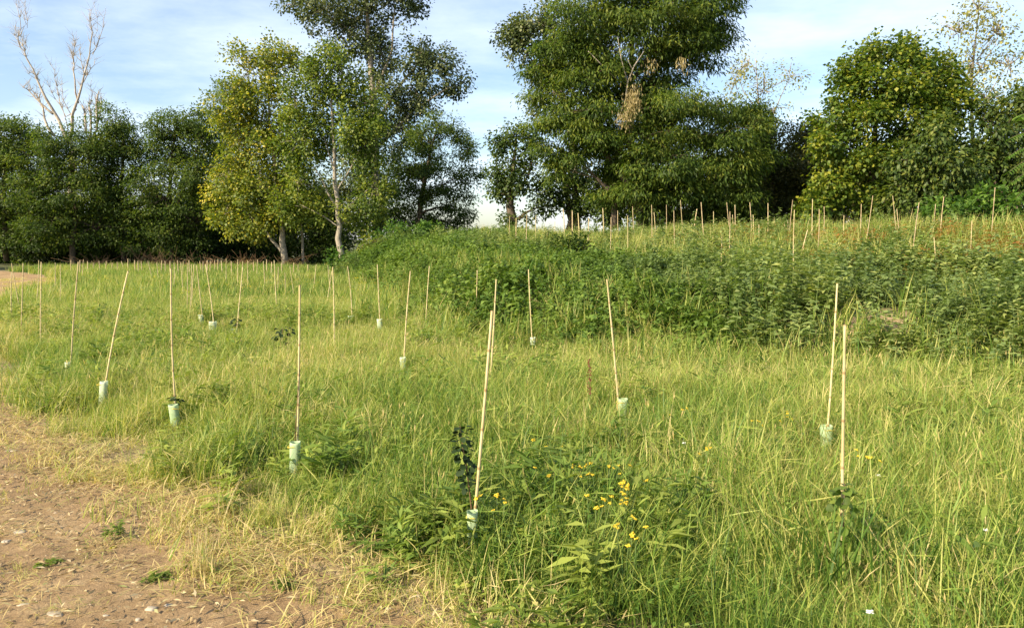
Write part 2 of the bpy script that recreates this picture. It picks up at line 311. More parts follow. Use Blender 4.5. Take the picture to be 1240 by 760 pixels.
# ------------------------------------------------------------------ scatter by geometry nodes (uncountable ground cover only)
def scatter(name, label, pts, scl, tint, variants, tilt=.12):
    n = len(pts); me = bpy.data.meshes.new(name+'_points'); me.vertices.add(n); me.vertices.foreach_set('co', np.asarray(pts, np.float32).ravel())
    def fa(k, t, a, f='value'): at = me.attributes.new(k, t, 'POINT'); at.data.foreach_set(f, a.ravel())
    rot = np.stack([rng.normal(0, tilt, n), rng.normal(0, tilt, n), rng.uniform(0, 6.283, n)], 1).astype(np.float32)
    sc = np.repeat(np.asarray(scl, np.float32)[:, None], 3, 1); sc[:, 2] *= rng.uniform(.8, 1.2, n)
    fa('rot', 'FLOAT_VECTOR', rot, 'vector'); fa('scl', 'FLOAT_VECTOR', sc.astype(np.float32), 'vector')
    fa('idx', 'INT', rng.integers(0, len(variants), n).astype(np.int32)); fa('tint', 'FLOAT', np.asarray(tint, np.float32))
    o = link(name, me); tag(o, label, kind='stuff')
    g = bpy.data.node_groups.new(name+'_nodes', 'GeometryNodeTree')
    g.interface.new_socket('Geometry', in_out='INPUT', socket_type='NodeSocketGeometry'); g.interface.new_socket('Geometry', in_out='OUTPUT', socket_type='NodeSocketGeometry')
    gi = N(g, 'NodeGroupInput'); go = N(g, 'NodeGroupOutput'); jn = N(g, 'GeometryNodeJoinGeometry'); ip = N(g, 'GeometryNodeInstanceOnPoints')
    for v in variants:
        oi = N(g, 'GeometryNodeObjectInfo'); oi.inputs['Object'].default_value = v; oi.inputs['As Instance'].default_value = False
        ti = N(g, 'GeometryNodeGeometryToInstance'); g.links.new(oi.outputs['Geometry'], ti.inputs[0]); g.links.new(ti.outputs[0], jn.inputs[0])
    def na(nm, t): q = N(g, 'GeometryNodeInputNamedAttribute', data_type=t); q.inputs['Name'].default_value = nm; return q.outputs['Attribute']
    ip.inputs['Pick Instance'].default_value = True
    g.links.new(gi.outputs[0], ip.inputs['Points']); g.links.new(jn.outputs[0], ip.inputs['Instance'])
    g.links.new(na('idx', 'INT'), ip.inputs['Instance Index']); g.links.new(na('rot', 'FLOAT_VECTOR'), ip.inputs['Rotation']); g.links.new(na('scl', 'FLOAT_VECTOR'), ip.inputs['Scale'])
    g.links.new(ip.outputs[0], go.inputs[0])
    md = o.modifiers.new('scatter', 'NODES'); md.node_group = g
    return o
def variant(mb, name, mat): return bpy.data.objects.new(name, mb.mesh(name, mat))      # never linked: only a source of geometry
def U(a, b, n): return rng.uniform(a, b, n)
def disc(n, r): t = U(0, 6.283, n); q = r*np.sqrt(U(0, 1, n)); return np.stack([q*np.cos(t), q*np.sin(t), np.zeros(n)], 1)
def v_grass(n, r, h0, h1, w0, w1, lean=.25, curve=.45, seed=0, mat=None):
    mb = MB(); b = disc(n, r); H = U(h0, h1, n)
    mb.blades(b, U(0, 6.283, n), H, U(w0, w1, n), U(0, lean, n), U(.05, curve, n), U(0, 1, n))
    return mb
def v_seed(n, r, h0, h1, hl, hw, mat=None):
    mb = MB(); b = disc(n, r); H = U(h0, h1, n); az = U(0, 6.283, n); ln = U(.02, .3, n); cv = U(0, .25, n); rd = U(.5, 1, n)
    mb.blades(b, az, H, np.full(n, .004), ln, cv, rd)
    tip = b+np.stack([np.cos(az), np.sin(az), 0*az], 1)*((ln+cv)*H)[:, None]+np.array([0, 0, 1.])*(H*(1-.35*cv))[:, None]
    d = np.stack([np.cos(az)*.4, np.sin(az)*.4, np.ones(n)], 1)
    for a in (0, 1.57):
        nr = np.stack([np.cos(az+a), np.sin(az+a), 0*az], 1); mb.leaves(tip-d*hl*.5, d, nr, U(.7, 1.2, n)*hl, hw, rd)
    return mb
def v_leafy(shoots, r, h0, h1, L0, L1, wr, per, droop=.3, updir=.35, stem=True):
    mb = MB(); b = disc(shoots, r); H = U(h0, h1, shoots)*(1-.35*(np.hypot(b[:, 0], b[:, 1])/r)**2); az = U(0, 6.283, shoots); ln = U(0, .45, shoots)
    n = shoots*per; k = np.repeat(np.arange(shoots), per); t = U(.12, 1, n)**.7
    c = b[k]+np.stack([np.cos(az[k])*ln[k]*H[k]*t, np.sin(az[k])*ln[k]*H[k]*t, H[k]*t], 1)
    a = U(0, 6.283, n); d = np.stack([np.cos(a), np.sin(a), U(-droop, updir, n)], 1); nr = np.stack([U(-.5, .5, n), U(-.5, .5, n), np.ones(n)], 1)
    mb.leaves(c, d, nr, U(L0, L1, n)*(1.15-.5*t), U(L0, L1, n)*wr*(1.15-.5*t), np.clip(.25+.5*t+rng.normal(0, .18, n), 0, 1))
    if stem: mb.blades(b, az, H, np.full(shoots, .006), ln, np.zeros(shoots), np.full(shoots, .4))
    return mb
def v_mix(n, r, h0, h1):
    """tangled meadow tuft: bent blades, broken stems, small leaves"""
    mb = v_grass(n, r, h0, h1, .0028, .0062, .38, .65); k = n//4; b = disc(k, r); b[:, 2] = U(.02, h1*.6, k); a = U(0, 6.283, k)
    mb.leaves(b, np.stack([np.cos(a), np.sin(a), U(-.4, 1.2, k)], 1), rng.normal(0, 1, (k, 3)), U(.05, .20, k), U(.003, .006, k), U(.3, 1, k), 0)
    k = n//3; b = disc(k, r); b[:, 2] = U(.01, h1*.55, k); a = U(0, 6.283, k)
    mb.leaves(b, np.stack([np.cos(a), np.sin(a), U(-.2, .6, k)], 1), np.stack([U(-.5, .5, k), U(-.5, .5, k), np.ones(k)], 1), U(.015, .05, k), U(.008, .020, k), U(0, .7, k))
    return mb
def v_straw(n, r, l0, l1):
    mb = MB(); b = disc(n, r); a = U(0, 6.283, n); b[:, 2] = U(.005, .05, n)
    d = np.stack([np.cos(a), np.sin(a), U(-.05, .5, n)], 1); mb.leaves(b, d, np.tile([0, 0, 1.], (n, 1)), U(l0, l1, n), U(.004, .008, n), U(0, 1, n), 0)
    return mb
V_fine = [variant(v_mix(130, .22, .06, .28+.03*q), 'fine_grass', M_grass) for q in range(5)]
V_mid = [variant(v_grass(70, .24, .10, .36, .004, .008, .32, .7), 'mid_grass', M_grass) for _ in range(4)]
V_low = [variant(v_grass(80, .20, .04, .16, .004, .008, .5, .7), 'low_grass', M_grass) for _ in range(3)]
V_far = [variant(v_grass(150, .5, .12, .42, .009, .018, .25, .4), 'far_grass', M_grass) for _ in range(4)]
V_seed = [variant(v_seed(9, .25, .30, .56, .055, .009), 'seed_grass', M_grass) for _ in range(4)]
V_reed = [variant(v_grass(26, .28, .55, 1.0, .014, .026, .25, .8), 'tall_grass', M_grass) for _ in range(4)]
V_straw = [variant(v_straw(46, .22, .06, .22), 'fallen_straw', M_grass) for _ in range(4)]
V_mug = [variant(v_leafy(8, .24, .30, .62, .06, .12, .45, 22), 'mugwort', M_grey) for _ in range(5)]
V_bram = [variant(v_leafy(12, .34, .22, .42, .06, .11, .62, 13, .5, .25), 'bramble', M_weed) for _ in range(5)]
V_nar = [variant(v_leafy(7, .16, .16, .34, .07, .15, .22, 13, .1, .7), 'lanceolate_weed', M_weed) for _ in range(4)]
V_clov = [variant(v_leafy(16, .2, .06, .18, .02, .045, .7, 9), 'clover', M_weed) for _ in range(3)]
V_rust = [variant(v_leafy(7, .22, .3, .55, .05, .10, .4, 16), 'rust_weed', M_rust) for _ in range(3)]
def v_flow(n, r):
    mb = MB(); b = disc(n, r); b[:, 2] = U(.28, .5, n); a = U(0, 6.283, n)
    for q in range(3): mb.leaves(b, np.stack([np.cos(a+q*2.1), np.sin(a+q*2.1), U(0, .2, n)], 1), np.tile([0, 0, 1.], (n, 1)), .022, .022, U(0, 1, n))
    return mb
V_flow = [variant(v_flow(7, .3), 'yellow_blooms', M_yel) for _ in range(3)]

def wedge(dens, y0, y1, keep=None, margin=2.5, slope=.80):
    """random points on the land the photo could see, dens per square metre"""
    xm = slope*y1+margin; n = int(dens*2*xm*(y1-y0)); x = U(-xm, xm, n); y = U(y0, y1, n)
    m = np.abs(x) < slope*y+margin
    x, y = x[m], y[m]
    if keep is not None:
        m = U(0, 1, len(x)) < keep(x, y); x, y = x[m], y[m]
    return x, y
def pts(x, y, dz=-.02): return np.stack([x, y, terrain(x, y)+dz], 1)
jag = lambda x, y: .75*(fbm(x*1.4, y*1.4, 31)-.5)
def meadow(x, y):                    # 0 on the path, 1 in the meadow, thinning on the mound's brambles
    return sm((path_d(x, y)+jag(x, y)-.35)/.7)*(1-bare(x, y))
def off_mound(x, y): return 1-sm((mound_s(x, y)+.5*(fbm(x, y, 8)-.5)+.1)/.9)
def plateau(x, y): return sm((mound_s(x, y)-4.2-2.5*(fbm(x*.5, y*.5, 14)-.5))/2.5)
def dry(x, y):
    p = path_d(x, y)+jag(x, y)
    t = .315+.40*(fbm(x*.35, y*.35, 50)-.5)+.35*(fbm(x*1.6, y*1.6, 51)-.5)
    t = t+.42*np.clip(1-(p-.15)/.6, 0, 1)
    t = t+.10*sm((y-5.5)/4)*(1-sm((y-16)/6))-.05*sm((y-17)/5)       # the dry belt in mid-meadow
    return t+.03+.30*(U(0, 1, len(x)) < .07)
PROT = [(357, 552, .2), (215, 500, .22), (124, 471, .24), (752, 484, .26), (1000, 530, .26), (1021, 650, .2), (1021, 620, .3), (1021, 590, .45), (1021, 690, .1), (246, 381, .26), (258, 389, .26), (285, 390, .26), (425, 382, .26), (461, 386, .26), (488, 430, .26), (575, 392, .26), (646, 408, .26), (342, 404, .2)]
PR = [(q[0], q[1]) for q in (G(*p, 40) for p in PROT) if q is not None]
def shorter(x, y):
    k = np.ones(len(x))
    for (a, b) in PR:
        L = math.hypot(a, b); t = np.clip((a-x)*a/L+(b-y)*b/L, 0, .3+.05*b); d = np.hypot(x-(a-a/L*t), y-(b-b/L*t)); k = np.minimum(k, .6+.4*sm((d-.08)/(.22+.012*b)))
    return k
allp = []
def add(name, label, x, y, base, tint, variants, tilt=.12, dz=-.02, smin=.75, smax=1.25):
    scatter(name, label, pts(x, y, dz), base*shorter(x, y)*U(smin, smax, len(x)), tint, variants, tilt)
x, y = wedge(120, 1.7, 7.5, lambda x, y: meadow(x, y)*off_mound(x, y)*(.35+.65*sm((fbm(x*1.3, y*1.3, 61)-.25)/.3)))
fx, fy = [], []
for (u, v) in [(572, 620), (357, 540), (215, 492), (124, 464), (752, 488), (593, 458)]:
    q = G(u, v, .26); n = 3; L = math.hypot(q[0], q[1]); f = 1-U(.10, .30, n)/L; fx += list(q[0]*f+rng.normal(0, .08, n)); fy += list(q[1]*f)
x = np.concatenate([x, fx]); y = np.concatenate([y, fy])
add('near_meadow_grass', 'fine green and straw coloured meadow grass nearest the path', x, y, .95+.25*sm((path_d(x, y)-.6)/1.5), dry(x, y)-.03, V_fine+V_mid[:1])
x, y = wedge(50, 7.5, 18, lambda x, y: meadow(x, y)*off_mound(x, y))
add('middle_meadow_grass', 'yellowing meadow grass in the middle of the field', x, y, np.ones(len(x)), dry(x, y)-.01, V_fine+V_mid[:2])
x, y = wedge(11, 18, 42, lambda x, y: meadow(x, y)*off_mound(x, y)*(1-sm((y-36.5-1.5*fbm(x*.6, y*.6, 19))/1.5)))
add('far_meadow_grass', 'green meadow grass reaching the tree line', x, y, np.ones(len(x)), dry(x, y)-.02, V_far)
x, y = wedge(3.5, 2.4, 26, lambda x, y: meadow(x, y)*off_mound(x, y)*sm((fbm(x*.5, y*.5, 66)-.3)/.3)*sm((path_d(x, y)-.3)/.8))
add('seeding_grass', 'ripe seed heads standing above the meadow grass', x, y, .9+.0*x, .45+.35*U(0, 1, len(x)), V_seed)
x, y = wedge(30, 1.6, 30, lambda x, y: (1-sm((np.abs(path_d(x, y)+jag(x, y)-.2)-.1)/.55))*sm((fbm(x*1.1, y*1.1, 71)-.22)/.3))
vx, vy = wedge(10, 13, 30, lambda x, y: (np.abs(path_d(x, y)+2) < 2.2)*sm((fbm(x*.8, y*.8, 72)-.3)/.25), 8)
x = np.concatenate([x, vx]); y = np.concatenate([y, vy])
add('dry_verge_grass', 'bleached dry grass along the edge of the dirt path', x, y, .8+0*x, .74+.5*(U(0, 1, len(x))-.5), V_low, .2)
x, y = wedge(26, 1.6, 14, lambda x, y: .40*(path_d(x, y) < -.3)*sm((fbm(x*2, y*2, 73)-.3)/.3)+.9*(1-sm((np.abs(path_d(x, y)+jag(x, y)-.15)-.15)/.6)))
add('fallen_straw', 'loose straw lying on the path and its verge', x, y, .55+.45*sm((path_d(x, y)+.5)/.5), .76+.45*(U(0, 1, len(x))-.5), V_straw, .05, .008)
x, y = wedge(40, 1.6, 14, lambda x, y: (path_d(x, y) < -.1)*sm((fbm(x*1.7, y*1.7, 77)-.44)/.2))
add('path_weeds', 'sparse low grass growing in the dirt path', x, y, .40+0*x, .50+.4*U(0, 1, len(x)), V_low, .3)
x, y = wedge(34, 2.2, 15, lambda x, y: meadow(x, y)*off_mound(x, y)*(.12+.88*sm((fbm(x*.8, y*.8, 81)-.44)/.14)))
add('meadow_weeds', 'low leafy weeds and clover among the meadow grass', x, y, 1.3+0*x, .66+.6*(U(0, 1, len(x))-.5), V_clov+V_nar[:2])
wc = G(610, 628, .1); wx, wy = wc[0], wc[1]
x, y = wedge(170, 2.5, 6, lambda x, y: sm(1.6-np.hypot((x-wx)/.46, (y-wy)/.5)-.6*(fbm(x*2.5, y*2.5, 5)-.5)))
add('broadleaf_weeds', 'dark green narrow leaved weeds below the nearest cane', x, y, .85+0*x, .52+.35*(U(0, 1, len(x))-.5), V_nar+V_clov[:1])
x, y = wedge(14, 7, 46, lambda x, y: sm((mound_s(x, y)+.35*(fbm(x, y, 8)-.5)+.3)/.8)*(1-.80*plateau(x, y))*(1-bare(x, y))*(x > -12))
sel = fbm(x*.28+3, y*.28, 90)+.16*sm((x-.5)/3)-.10
m = sel > .47
add('mugwort_cover', 'grey green mugwort thicket covering the mound face', x[m], y[m], 1.05+1.5*(fbm(x[m]*.65, y[m]*.65, 93)-.42), .54+.8*(fbm(x[m]*.7, y[m]*.7, 92)-.5)+.2*(U(0, 1, m.sum())-.5), V_mug)
m = ~m
add('bramble_cover', 'green bramble creeping over the nose of the mound', x[m], y[m], 1.05+1.4*(fbm(x[m]*.65, y[m]*.65, 94)-.40), .44+.6*(fbm(x[m]*.7, y[m]*.7, 95)-.5)+.2*(U(0, 1, m.sum())-.5), V_bram)
x, y = wedge(9, 10, 42, lambda x, y: plateau(x, y)*(x > -10))
add('crest_grass', 'tall coarse grass on top of the mound', x, y, .52+.35*fbm(x*.8, y*.8, 97), .50+.3*(fbm(x*.5, y*.5, 96)-.5)+.25*(U(0, 1, len(x))-.5), V_reed+V_mid)
x, y = wedge(7, 9, 34, lambda x, y: plateau(x, y)*sm((x-2)/2)*.8)
add('crest_weeds', 'leafy weeds among the grass on top of the mound', x, y, .9+0*x, .72+.4*(U(0, 1, len(x))-.5), V_mug)
x, y = wedge(13, 10, 26, lambda x, y: sm((mound_s(x, y)-3.5)/2)*(1-sm((mound_s(x, y)-11)/3))*sm((x-4.5)/4)*sm((fbm(x*.45, y*.45, 99)-.30)/.12))
add('rusty_weeds', 'rust coloured weeds on the mound near its top', x, y, 1.1+0*x, .55+.7*(fbm(x*.6, y*.6, 98)-.5)+.3*(U(0, 1, len(x))-.5), V_rust)
x, y = wedge(10, 7, 24, lambda x, y: (np.abs(mound_s(x, y)-.3) < 1.6)*.8)
add('foot_grass', 'longer grass at the foot of the mound', x, y, .60+0*x, .40+.3*(U(0, 1, len(x))-.5), V_reed)
x, y = wedge(3, 15, 26, lambda x, y: off_mound(x, y)*meadow(x, y)*sm((fbm(x*.4, y*.4, 120)-.4)/.2)*(x < 2))
add('distant_yellow_blooms', 'small yellow blooms in the far meadow', x, y, 1+0*x, .5+0*x, V_flow)

# ------------------------------------------------------------------ trees
DENS, LSZ, CLUMP = 1.38, 1.10, 8
def bend(a, b, sag=.0, wob=.06, n=6):
    a, b = np.asarray(a, float), np.asarray(b, float); t = np.linspace(0, 1, n)[:, None]; L = np.linalg.norm(b-a)
    p = a+(b-a)*t; p[1:-1] += rng.normal(0, wob*L/3, (n-2, 3)); p[:, 2] += sag*L*np.sin(t[:, 0]*math.pi); return p
def grow(name, label, cat, Y, trunks, lobes, mat, bark=None, L=.13, W=.085, dens=26, per=13, spread=.33, droop=.35, gap=.42, flat=1.0, shell=2.4, group=None, extra=None, rbias=0., twig=1.0, seedn=0):
    """trunks: polylines of (u, v, radius) at depth Y; lobes: (u, v, ru, rv, depth offset, depth radius) the crown's masses"""
    u0, v0, _ = trunks[0][0]; b = P(u0, v0, Y); gz = float(terrain(b[0], b[1]))
    root = thing(name, (b[0], b[1], gz), label, cat, group); O = np.array([b[0], b[1], gz])
    tb = MB(); cb = MB(); mpp = Y/F; spine = []
    for tr in trunks:
        p = np.array([P(u, v, Y) for u, v, _ in tr]); r = np.array([q[2] for q in tr], float)*.8
        if tr is trunks[0]: p = np.vstack([[p[0][0]-.0, p[0][1], gz-.15], p]) if p[0][2] > gz+.3 else p; 
        if len(p) > len(r): r = np.concatenate([[r[0]*1.25], r])
        q = [p[0]]; rr = [r[0]]
        for a, c, ra, rc in zip(p[:-1], p[1:], r[:-1], r[1:]):
            for t in (.33, .67, 1): q.append(a+(c-a)*t+(rng.normal(0, .35*rc+.01, 3) if t < 1 else 0)); rr.append(ra+(rc-ra)*t)
        tb.tube(np.array(q)-O, rr, 9); spine += list(zip(q, rr))
    sp = np.array([q for q, _ in spine]); sr = np.array([r for _, r in spine])
    for (u, v, ru, rv, do, rd) in lobes:
        c = P(u, v, Y+do); a, h = ru*mpp, rv*mpp; d = rd
        below = sp[:, 2] < c[2]+.2*h
        cand = np.nonzero(below)[0] if below.any() else np.arange(len(sp))
        kk = cand[np.argmin(np.linalg.norm(sp[cand]-c, axis=1)+.5*np.abs(sp[cand][:, 2]-(c[2]-1.2)))]
        tb.tube(bend(sp[kk], c, .06)-O, np.linspace(min(sr[kk]*.55, .10), .018, 6), 5)
        n = int(DENS*dens*math.pi*a*h*(.6+.4*d/max(a, .1)))
        K = int(7+CLUMP*a*h); k0 = rng.normal(0, 1, (K, 3)); k0 /= np.linalg.norm(k0, axis=1)[:, None]; k0 *= U(.40, 1.16, K)[:, None]
        kr = U(.13, .36, K); wk = kr**2.2; ki = rng.choice(K, n, p=wk/wk.sum())
        q = rng.normal(0, 1, (n, 3)); q /= np.linalg.norm(q, axis=1)[:, None]; q *= (U(0, 1, n)**.45)[:, None]
        stray = U(0, 1, n) < .09
        hz = .8 if flat > .7 else .6
        q = k0[ki]+q*kr[ki][:, None]*np.array([1.15, 1.15, hz*max(1, a/h)**.6]); dens_off = (q-k0[ki])
        q0 = rng.normal(0, 1, (n, 3)); q0 /= np.linalg.norm(q0, axis=1)[:, None]; q0 *= (U(0, 1, n)**.4)[:, None]; q = np.where(stray[:, None], q0, q)
        q[:, 2] -= droop*.35*np.hypot(dens_off[:, 0], dens_off[:, 1])
        crn = rng.normal(0, .13, K)[ki]
        C = c+q*np.array([a, d, h]); n = len(C)
        for z in range(int(n/9*twig)):
            m = rng.integers(n); tb.tube(bend(c+(C[m]-c)*.1, C[m], .05, .08, 4)-O, np.linspace(.022, .006, 4), 3, cap=False)
        nn = n*per; ci = np.repeat(np.arange(n), per)
        off = np.clip(rng.normal(0, .72, (nn, 3)), -1.3, 1.3)*np.array([spread, spread, spread*flat])
        pos = C[ci]+off; rad = np.linalg.norm(off[:, :2], axis=1)
        pos[:, 2] -= droop*.5*rad
        ax = off/(np.linalg.norm(off, axis=1)[:, None]+1e-6)*.7+q[ci]*.35+rng.normal(0, .45, (nn, 3)); ax[:, 2] -= droop
        nr = np.stack([U(-.6, .6, nn), U(-.6, .6, nn), np.full(nn, .8)], 1)+q[ci]*.3+dens_off[ci]*1.2
        rn = np.clip(.42+rbias+crn[ci]+rng.normal(0, .12, n)[ci]+rng.normal(0, .22, nn)+.10*q[ci][:, 2], 0, 1)
        s = U(.75, 1.4, nn)*LSZ; cb.leaves(pos-O, ax, nr, L*s, W*s, rn)
    link('trunk', tb.mesh('trunk', bark or M_bark, True), root)
    link('crown', cb.mesh('crown', mat), root)
    return root, O
ROB = dict(mat=M_robinia, L=.15, W=.065, dens=24, per=16, spread=.36, droop=.35, gap=.46, flat=.55)
LT = 'dark trees along the far field edge'
grow('robinia_tree', 'dark tree cut by the frame edge, left of the bleached dead tree', 'tree', 47, [[(8, 316, .2), (4, 240, .16), (8, 170, .08)]],
     [(-15, 175, 42, 42, 0, 2), (22, 168, 30, 34, 0, 1.8), (10, 225, 45, 40, .5, 2.2), (-20, 240, 40, 50, 0, 2), (20, 275, 45, 32, 0, 1.6), (60, 255, 30, 40, .6, 1.4)], group=LT, **ROB)
grow('robinia_tree', 'dark tree directly below the bleached dead tree', 'tree', 46, [[(88, 316, .22), (92, 250, .17), (84, 180, .08)]],
     [(75, 178, 38, 28, 0, 1.8), (60, 205, 38, 30, .3, 2), (112, 185, 34, 34, 0, 1.8), (98, 225, 45, 34, 0, 2.2), (62, 265, 40, 34, -.5, 1.8), (115, 275, 45, 34, 0, 1.6), (40, 230, 28, 30, 0, 1.4)], group=LT, seedn=1, **ROB)
grow('robinia_tree', 'dark tree just right of the dead tree with pale stubs beside its top', 'tree', 47, [[(150, 316, .2), (148, 240, .15), (150, 165, .07)], [(146, 260, .1), (132, 215, .07), (128, 180, .04)]],
     [(146, 150, 30, 24, 0, 1.5), (135, 182, 32, 28, 0, 1.8), (165, 185, 28, 26, .5, 1.6), (128, 225, 30, 28, 0, 1.5), (168, 228, 32, 30, -.5, 1.5), (145, 272, 42, 34, 0, 1.7)], group=LT, seedn=2, **ROB)
grow('robinia_tree', 'tallest of the dark trees beside the yellowing poplar', 'tree', 46, [[(208, 316, .2), (205, 240, .15), (212, 160, .07)], [(206, 265, .1), (226, 220, .07), (238, 180, .04)]],
     [(218, 146, 32, 22, 0, 1.6), (195, 160, 28, 22, .3, 1.4), (242, 165, 26, 28, 0, 1.5), (205, 195, 38, 28, 0, 1.8), (240, 210, 34, 32, 0, 1.8), (200, 240, 34, 26, -.5, 1.6), (235, 268, 42, 38, .4, 1.8), (190, 280, 38, 30, 0, 1.6)], group=LT, seedn=3, **ROB)
UND = dict(mat=M_robinia, L=.15, W=.09, dens=30, per=12, spread=.34, droop=.2, gap=.30, rbias=-.12)
SH = 'dark shrubs under the far trees'
for (u, v, ru, rv, lab) in [(15, 285, 60, 34, 'dark shrub under the tree at the frame edge behind the two crossing canes'), (100, 283, 55, 32, 'dark shrub under the tree below the dead tree'), (165, 285, 50, 30, 'dark shrub behind the brush pile right of the dead tree'), (235, 283, 55, 34, 'dark shrub under the tallest dark tree'), (300, 282, 50, 38, 'dark shrub behind the yellowing poplar trunk'), (375, 280, 50, 38, 'dark shrub between the thin trunk and the pale poplar trunk')]:
    grow('shrub', lab, 'shrub', 51, [[(u, 315, .08), (u, v, .04)]], [(u, v, ru, rv, 0, 1.8), (u-ru*.4, v-18, ru*.6, rv*.8, .8, 1.4), (u+ru*.4, v-14, ru*.6, rv*.8, .8, 1.4), (u-ru*.45, 306, ru*.6, 16, -1, 1), (u+ru*.45, 306, ru*.6, 16, -1, 1)], group=SH, **UND)
grow('small_leafed_tree', 'small dark tree seen through the gap behind the yellowing poplar', 'tree', 54, [[(265, 312, .15), (268, 200, .08)]], [(272, 130, 18, 26, 0, 1.2), (268, 180, 26, 36, 0, 1.8), (290, 230, 50, 50, 0, 2), (260, 250, 40, 46, 0, 2)], seedn=4, **ROB)
POP = dict(bark=M_pbark, L=.13, W=.105, dens=25, per=12, spread=.34, droop=.25, gap=.46, flat=1.1)
grow('poplar_tree', 'yellowing poplar with a forked pale trunk before the dark trees', 'tree', 44,
     [[(346, 322, .26), (342, 280, .2), (334, 220, .15), (326, 150, .09), (325, 75, .03)], [(344, 310, .13), (322, 280, .09), (296, 255, .05)], [(340, 270, .1), (352, 200, .06), (350, 120, .03)]],
     [(330, 78, 22, 26, 0, 1.2), (300, 88, 24, 28, 0, 1.3), (352, 72, 14, 22, 0, .9), (285, 128, 24, 30, 0, 1.5), (322, 125, 34, 30, 0, 1.9), (295, 170, 36, 30, -.3, 2), (335, 180, 32, 34, .2, 1.8), (278, 215, 26, 30, 0, 1.5), (312, 225, 34, 32, -.4, 1.9), (345, 235, 26, 30, 0, 1.5), (275, 258, 24, 22, 0, 1.2), (305, 270, 30, 20, 0, 1.4), (340, 262, 24, 16, 0, 1.2)], M_yellowp, rbias=.04, **POP)
tr, _ = grow('poplar_tree', 'green poplar whose pale trunk shows up through its crown', 'tree', 42,
     [[(413, 306, .22), (409, 260, .17), (405, 200, .13), (402, 140, .08), (400, 70, .025)], [(408, 255, .08), (392, 222, .05), (372, 190, .02)], [(407, 235, .07), (424, 205, .045), (440, 172, .02)], [(411, 275, .06), (392, 262, .04), (360, 246, .02)], [(406, 210, .06), (395, 175, .03), (385, 140, .015)], [(410, 262, .05), (432, 240, .03), (455, 222, .015)]],
     [(398, 66, 14, 18, 0, .9), (380, 92, 24, 26, 0, 1.3), (416, 94, 24, 26, 0, 1.3), (358, 125, 20, 30, 0, 1.2), (396, 128, 26, 24, .9, 1.2), (436, 128, 24, 30, 0, 1.3), (365, 172, 26, 32, -.2, 1.4), (398, 172, 20, 24, 1.2, 1), (446, 176, 28, 32, 0, 1.6), (362, 222, 28, 26, 0, 1.3), (425, 160, 22, 24, -.6, 1), (455, 225, 24, 28, 0, 1.4), (382, 255, 34, 16, .8, 1.3), (432, 262, 32, 22, .9, 1.4), (345, 250, 18, 18, 0, 1)], M_greenp, **POP)
grow('young_poplar_tree', 'thin straight trunked young poplar between the two pale poplars', 'tree', 45, [[(367, 323, .11), (366, 285, .09), (362, 240, .06), (360, 180, .03)]],
     [(362, 232, 20, 26, 0, 1), (358, 190, 18, 26, 0, 1)], M_greenp, **POP)
TALL = dict(bark=M_pbark, L=.16, W=.12, dens=14, per=14, spread=.34, droop=.35, gap=.50)
grow('tall_poplar_tree', 'tall grey green poplar reaching out of the frame behind the green poplar', 'tree', 54,
     [[(455, 310, .5), (455, 220, .4), (452, 130, .3), (446, 40, .2), (440, -60, .06)], [(453, 150, .2), (480, 110, .12), (520, 60, .05)], [(452, 120, .18), (475, 60, .1), (478, 5, .05)], [(454, 180, .18), (500, 135, .11), (540, 108, .05), (566, 98, .02)], [(448, 60, .14), (415, 30, .08), (370, 8, .03)]],
     [(440, -55, 50, 40, 0, 3), (395, 10, 40, 24, 0, 2.2), (355, 6, 22, 14, 0, 1.2), (440, 15, 30, 26, 1, 2), (478, -10, 38, 30, 0, 2.4), (420, 45, 28, 26, 0, 1.8), (462, 62, 26, 30, .5, 1.8), (505, 65, 26, 24, 0, 1.6), (535, 70, 22, 20, 0, 1.3), (500, 105, 26, 22, 0, 1.5), (540, 100, 24, 16, 0, 1.2), (562, 98, 12, 9, 0, .7), (470, 120, 30, 34, 0, 2), (512, 128, 16, 12, 0, 1), (450, 175, 40, 50, 0, 2.4), (430, 240, 50, 50, 0, 2.6), (490, 155, 22, 20, 0, 1.2)], M_tallp, rbias=.05, seedn=5, **TALL)
grow('robinia_tree', 'dark layered tree standing behind the nose of the mound', 'tree', 48, [[(505, 300, .24), (510, 240, .2), (520, 190, .12), (530, 150, .05)], [(510, 245, .1), (535, 225, .06), (560, 210, .03)]],
     [(540, 152, 24, 16, 0, 1.2), (510, 165, 26, 20, 0, 1.4), (556, 178, 20, 16, 0, 1.1), (525, 195, 38, 20, 0, 1.8), (572, 205, 16, 10, 0, .8), (495, 205, 24, 26, 0, 1.5), (540, 222, 36, 16, -.4, 1.6), (505, 245, 32, 24, 0, 1.6), (548, 250, 22, 14, 0, 1.1), (530, 268, 34, 14, .4, 1.4), (570, 240, 8, 10, 0, .5), (480, 260, 30, 30, 0, 1.5), (560, 265, 14, 14, 0, .8)], seedn=6, **ROB)
IVY = dict(mat=M_hazel, L=.14, W=.10, dens=26, per=12, spread=.3, droop=.3, gap=.44, rbias=-.12)
grow('ivy_tree', 'slim tree with a thick ivy clad trunk standing against open sky', 'tree', 42, [[(620, 278, .34), (618, 240, .26), (622, 200, .15), (625, 165, .06)], [(618, 245, .14), (606, 220, .09), (600, 195, .04)], [(620, 240, .12), (640, 212, .07), (650, 180, .04)]],
     [(625, 162, 20, 14, 0, 1), (605, 178, 18, 14, 0, .9), (642, 180, 20, 18, 0, 1), (612, 205, 24, 18, 0, 1.1), (636, 210, 22, 16, 0, 1), (602, 234, 10, 10, 0, .5), (620, 228, 22, 14, 0, 1), (655, 230, 14, 18, 0, .8), (660, 250, 12, 9, 0, .6), (640, 262, 10, 7, 0, .5), (618, 262, 8, 14, 0, .35)], **IVY)
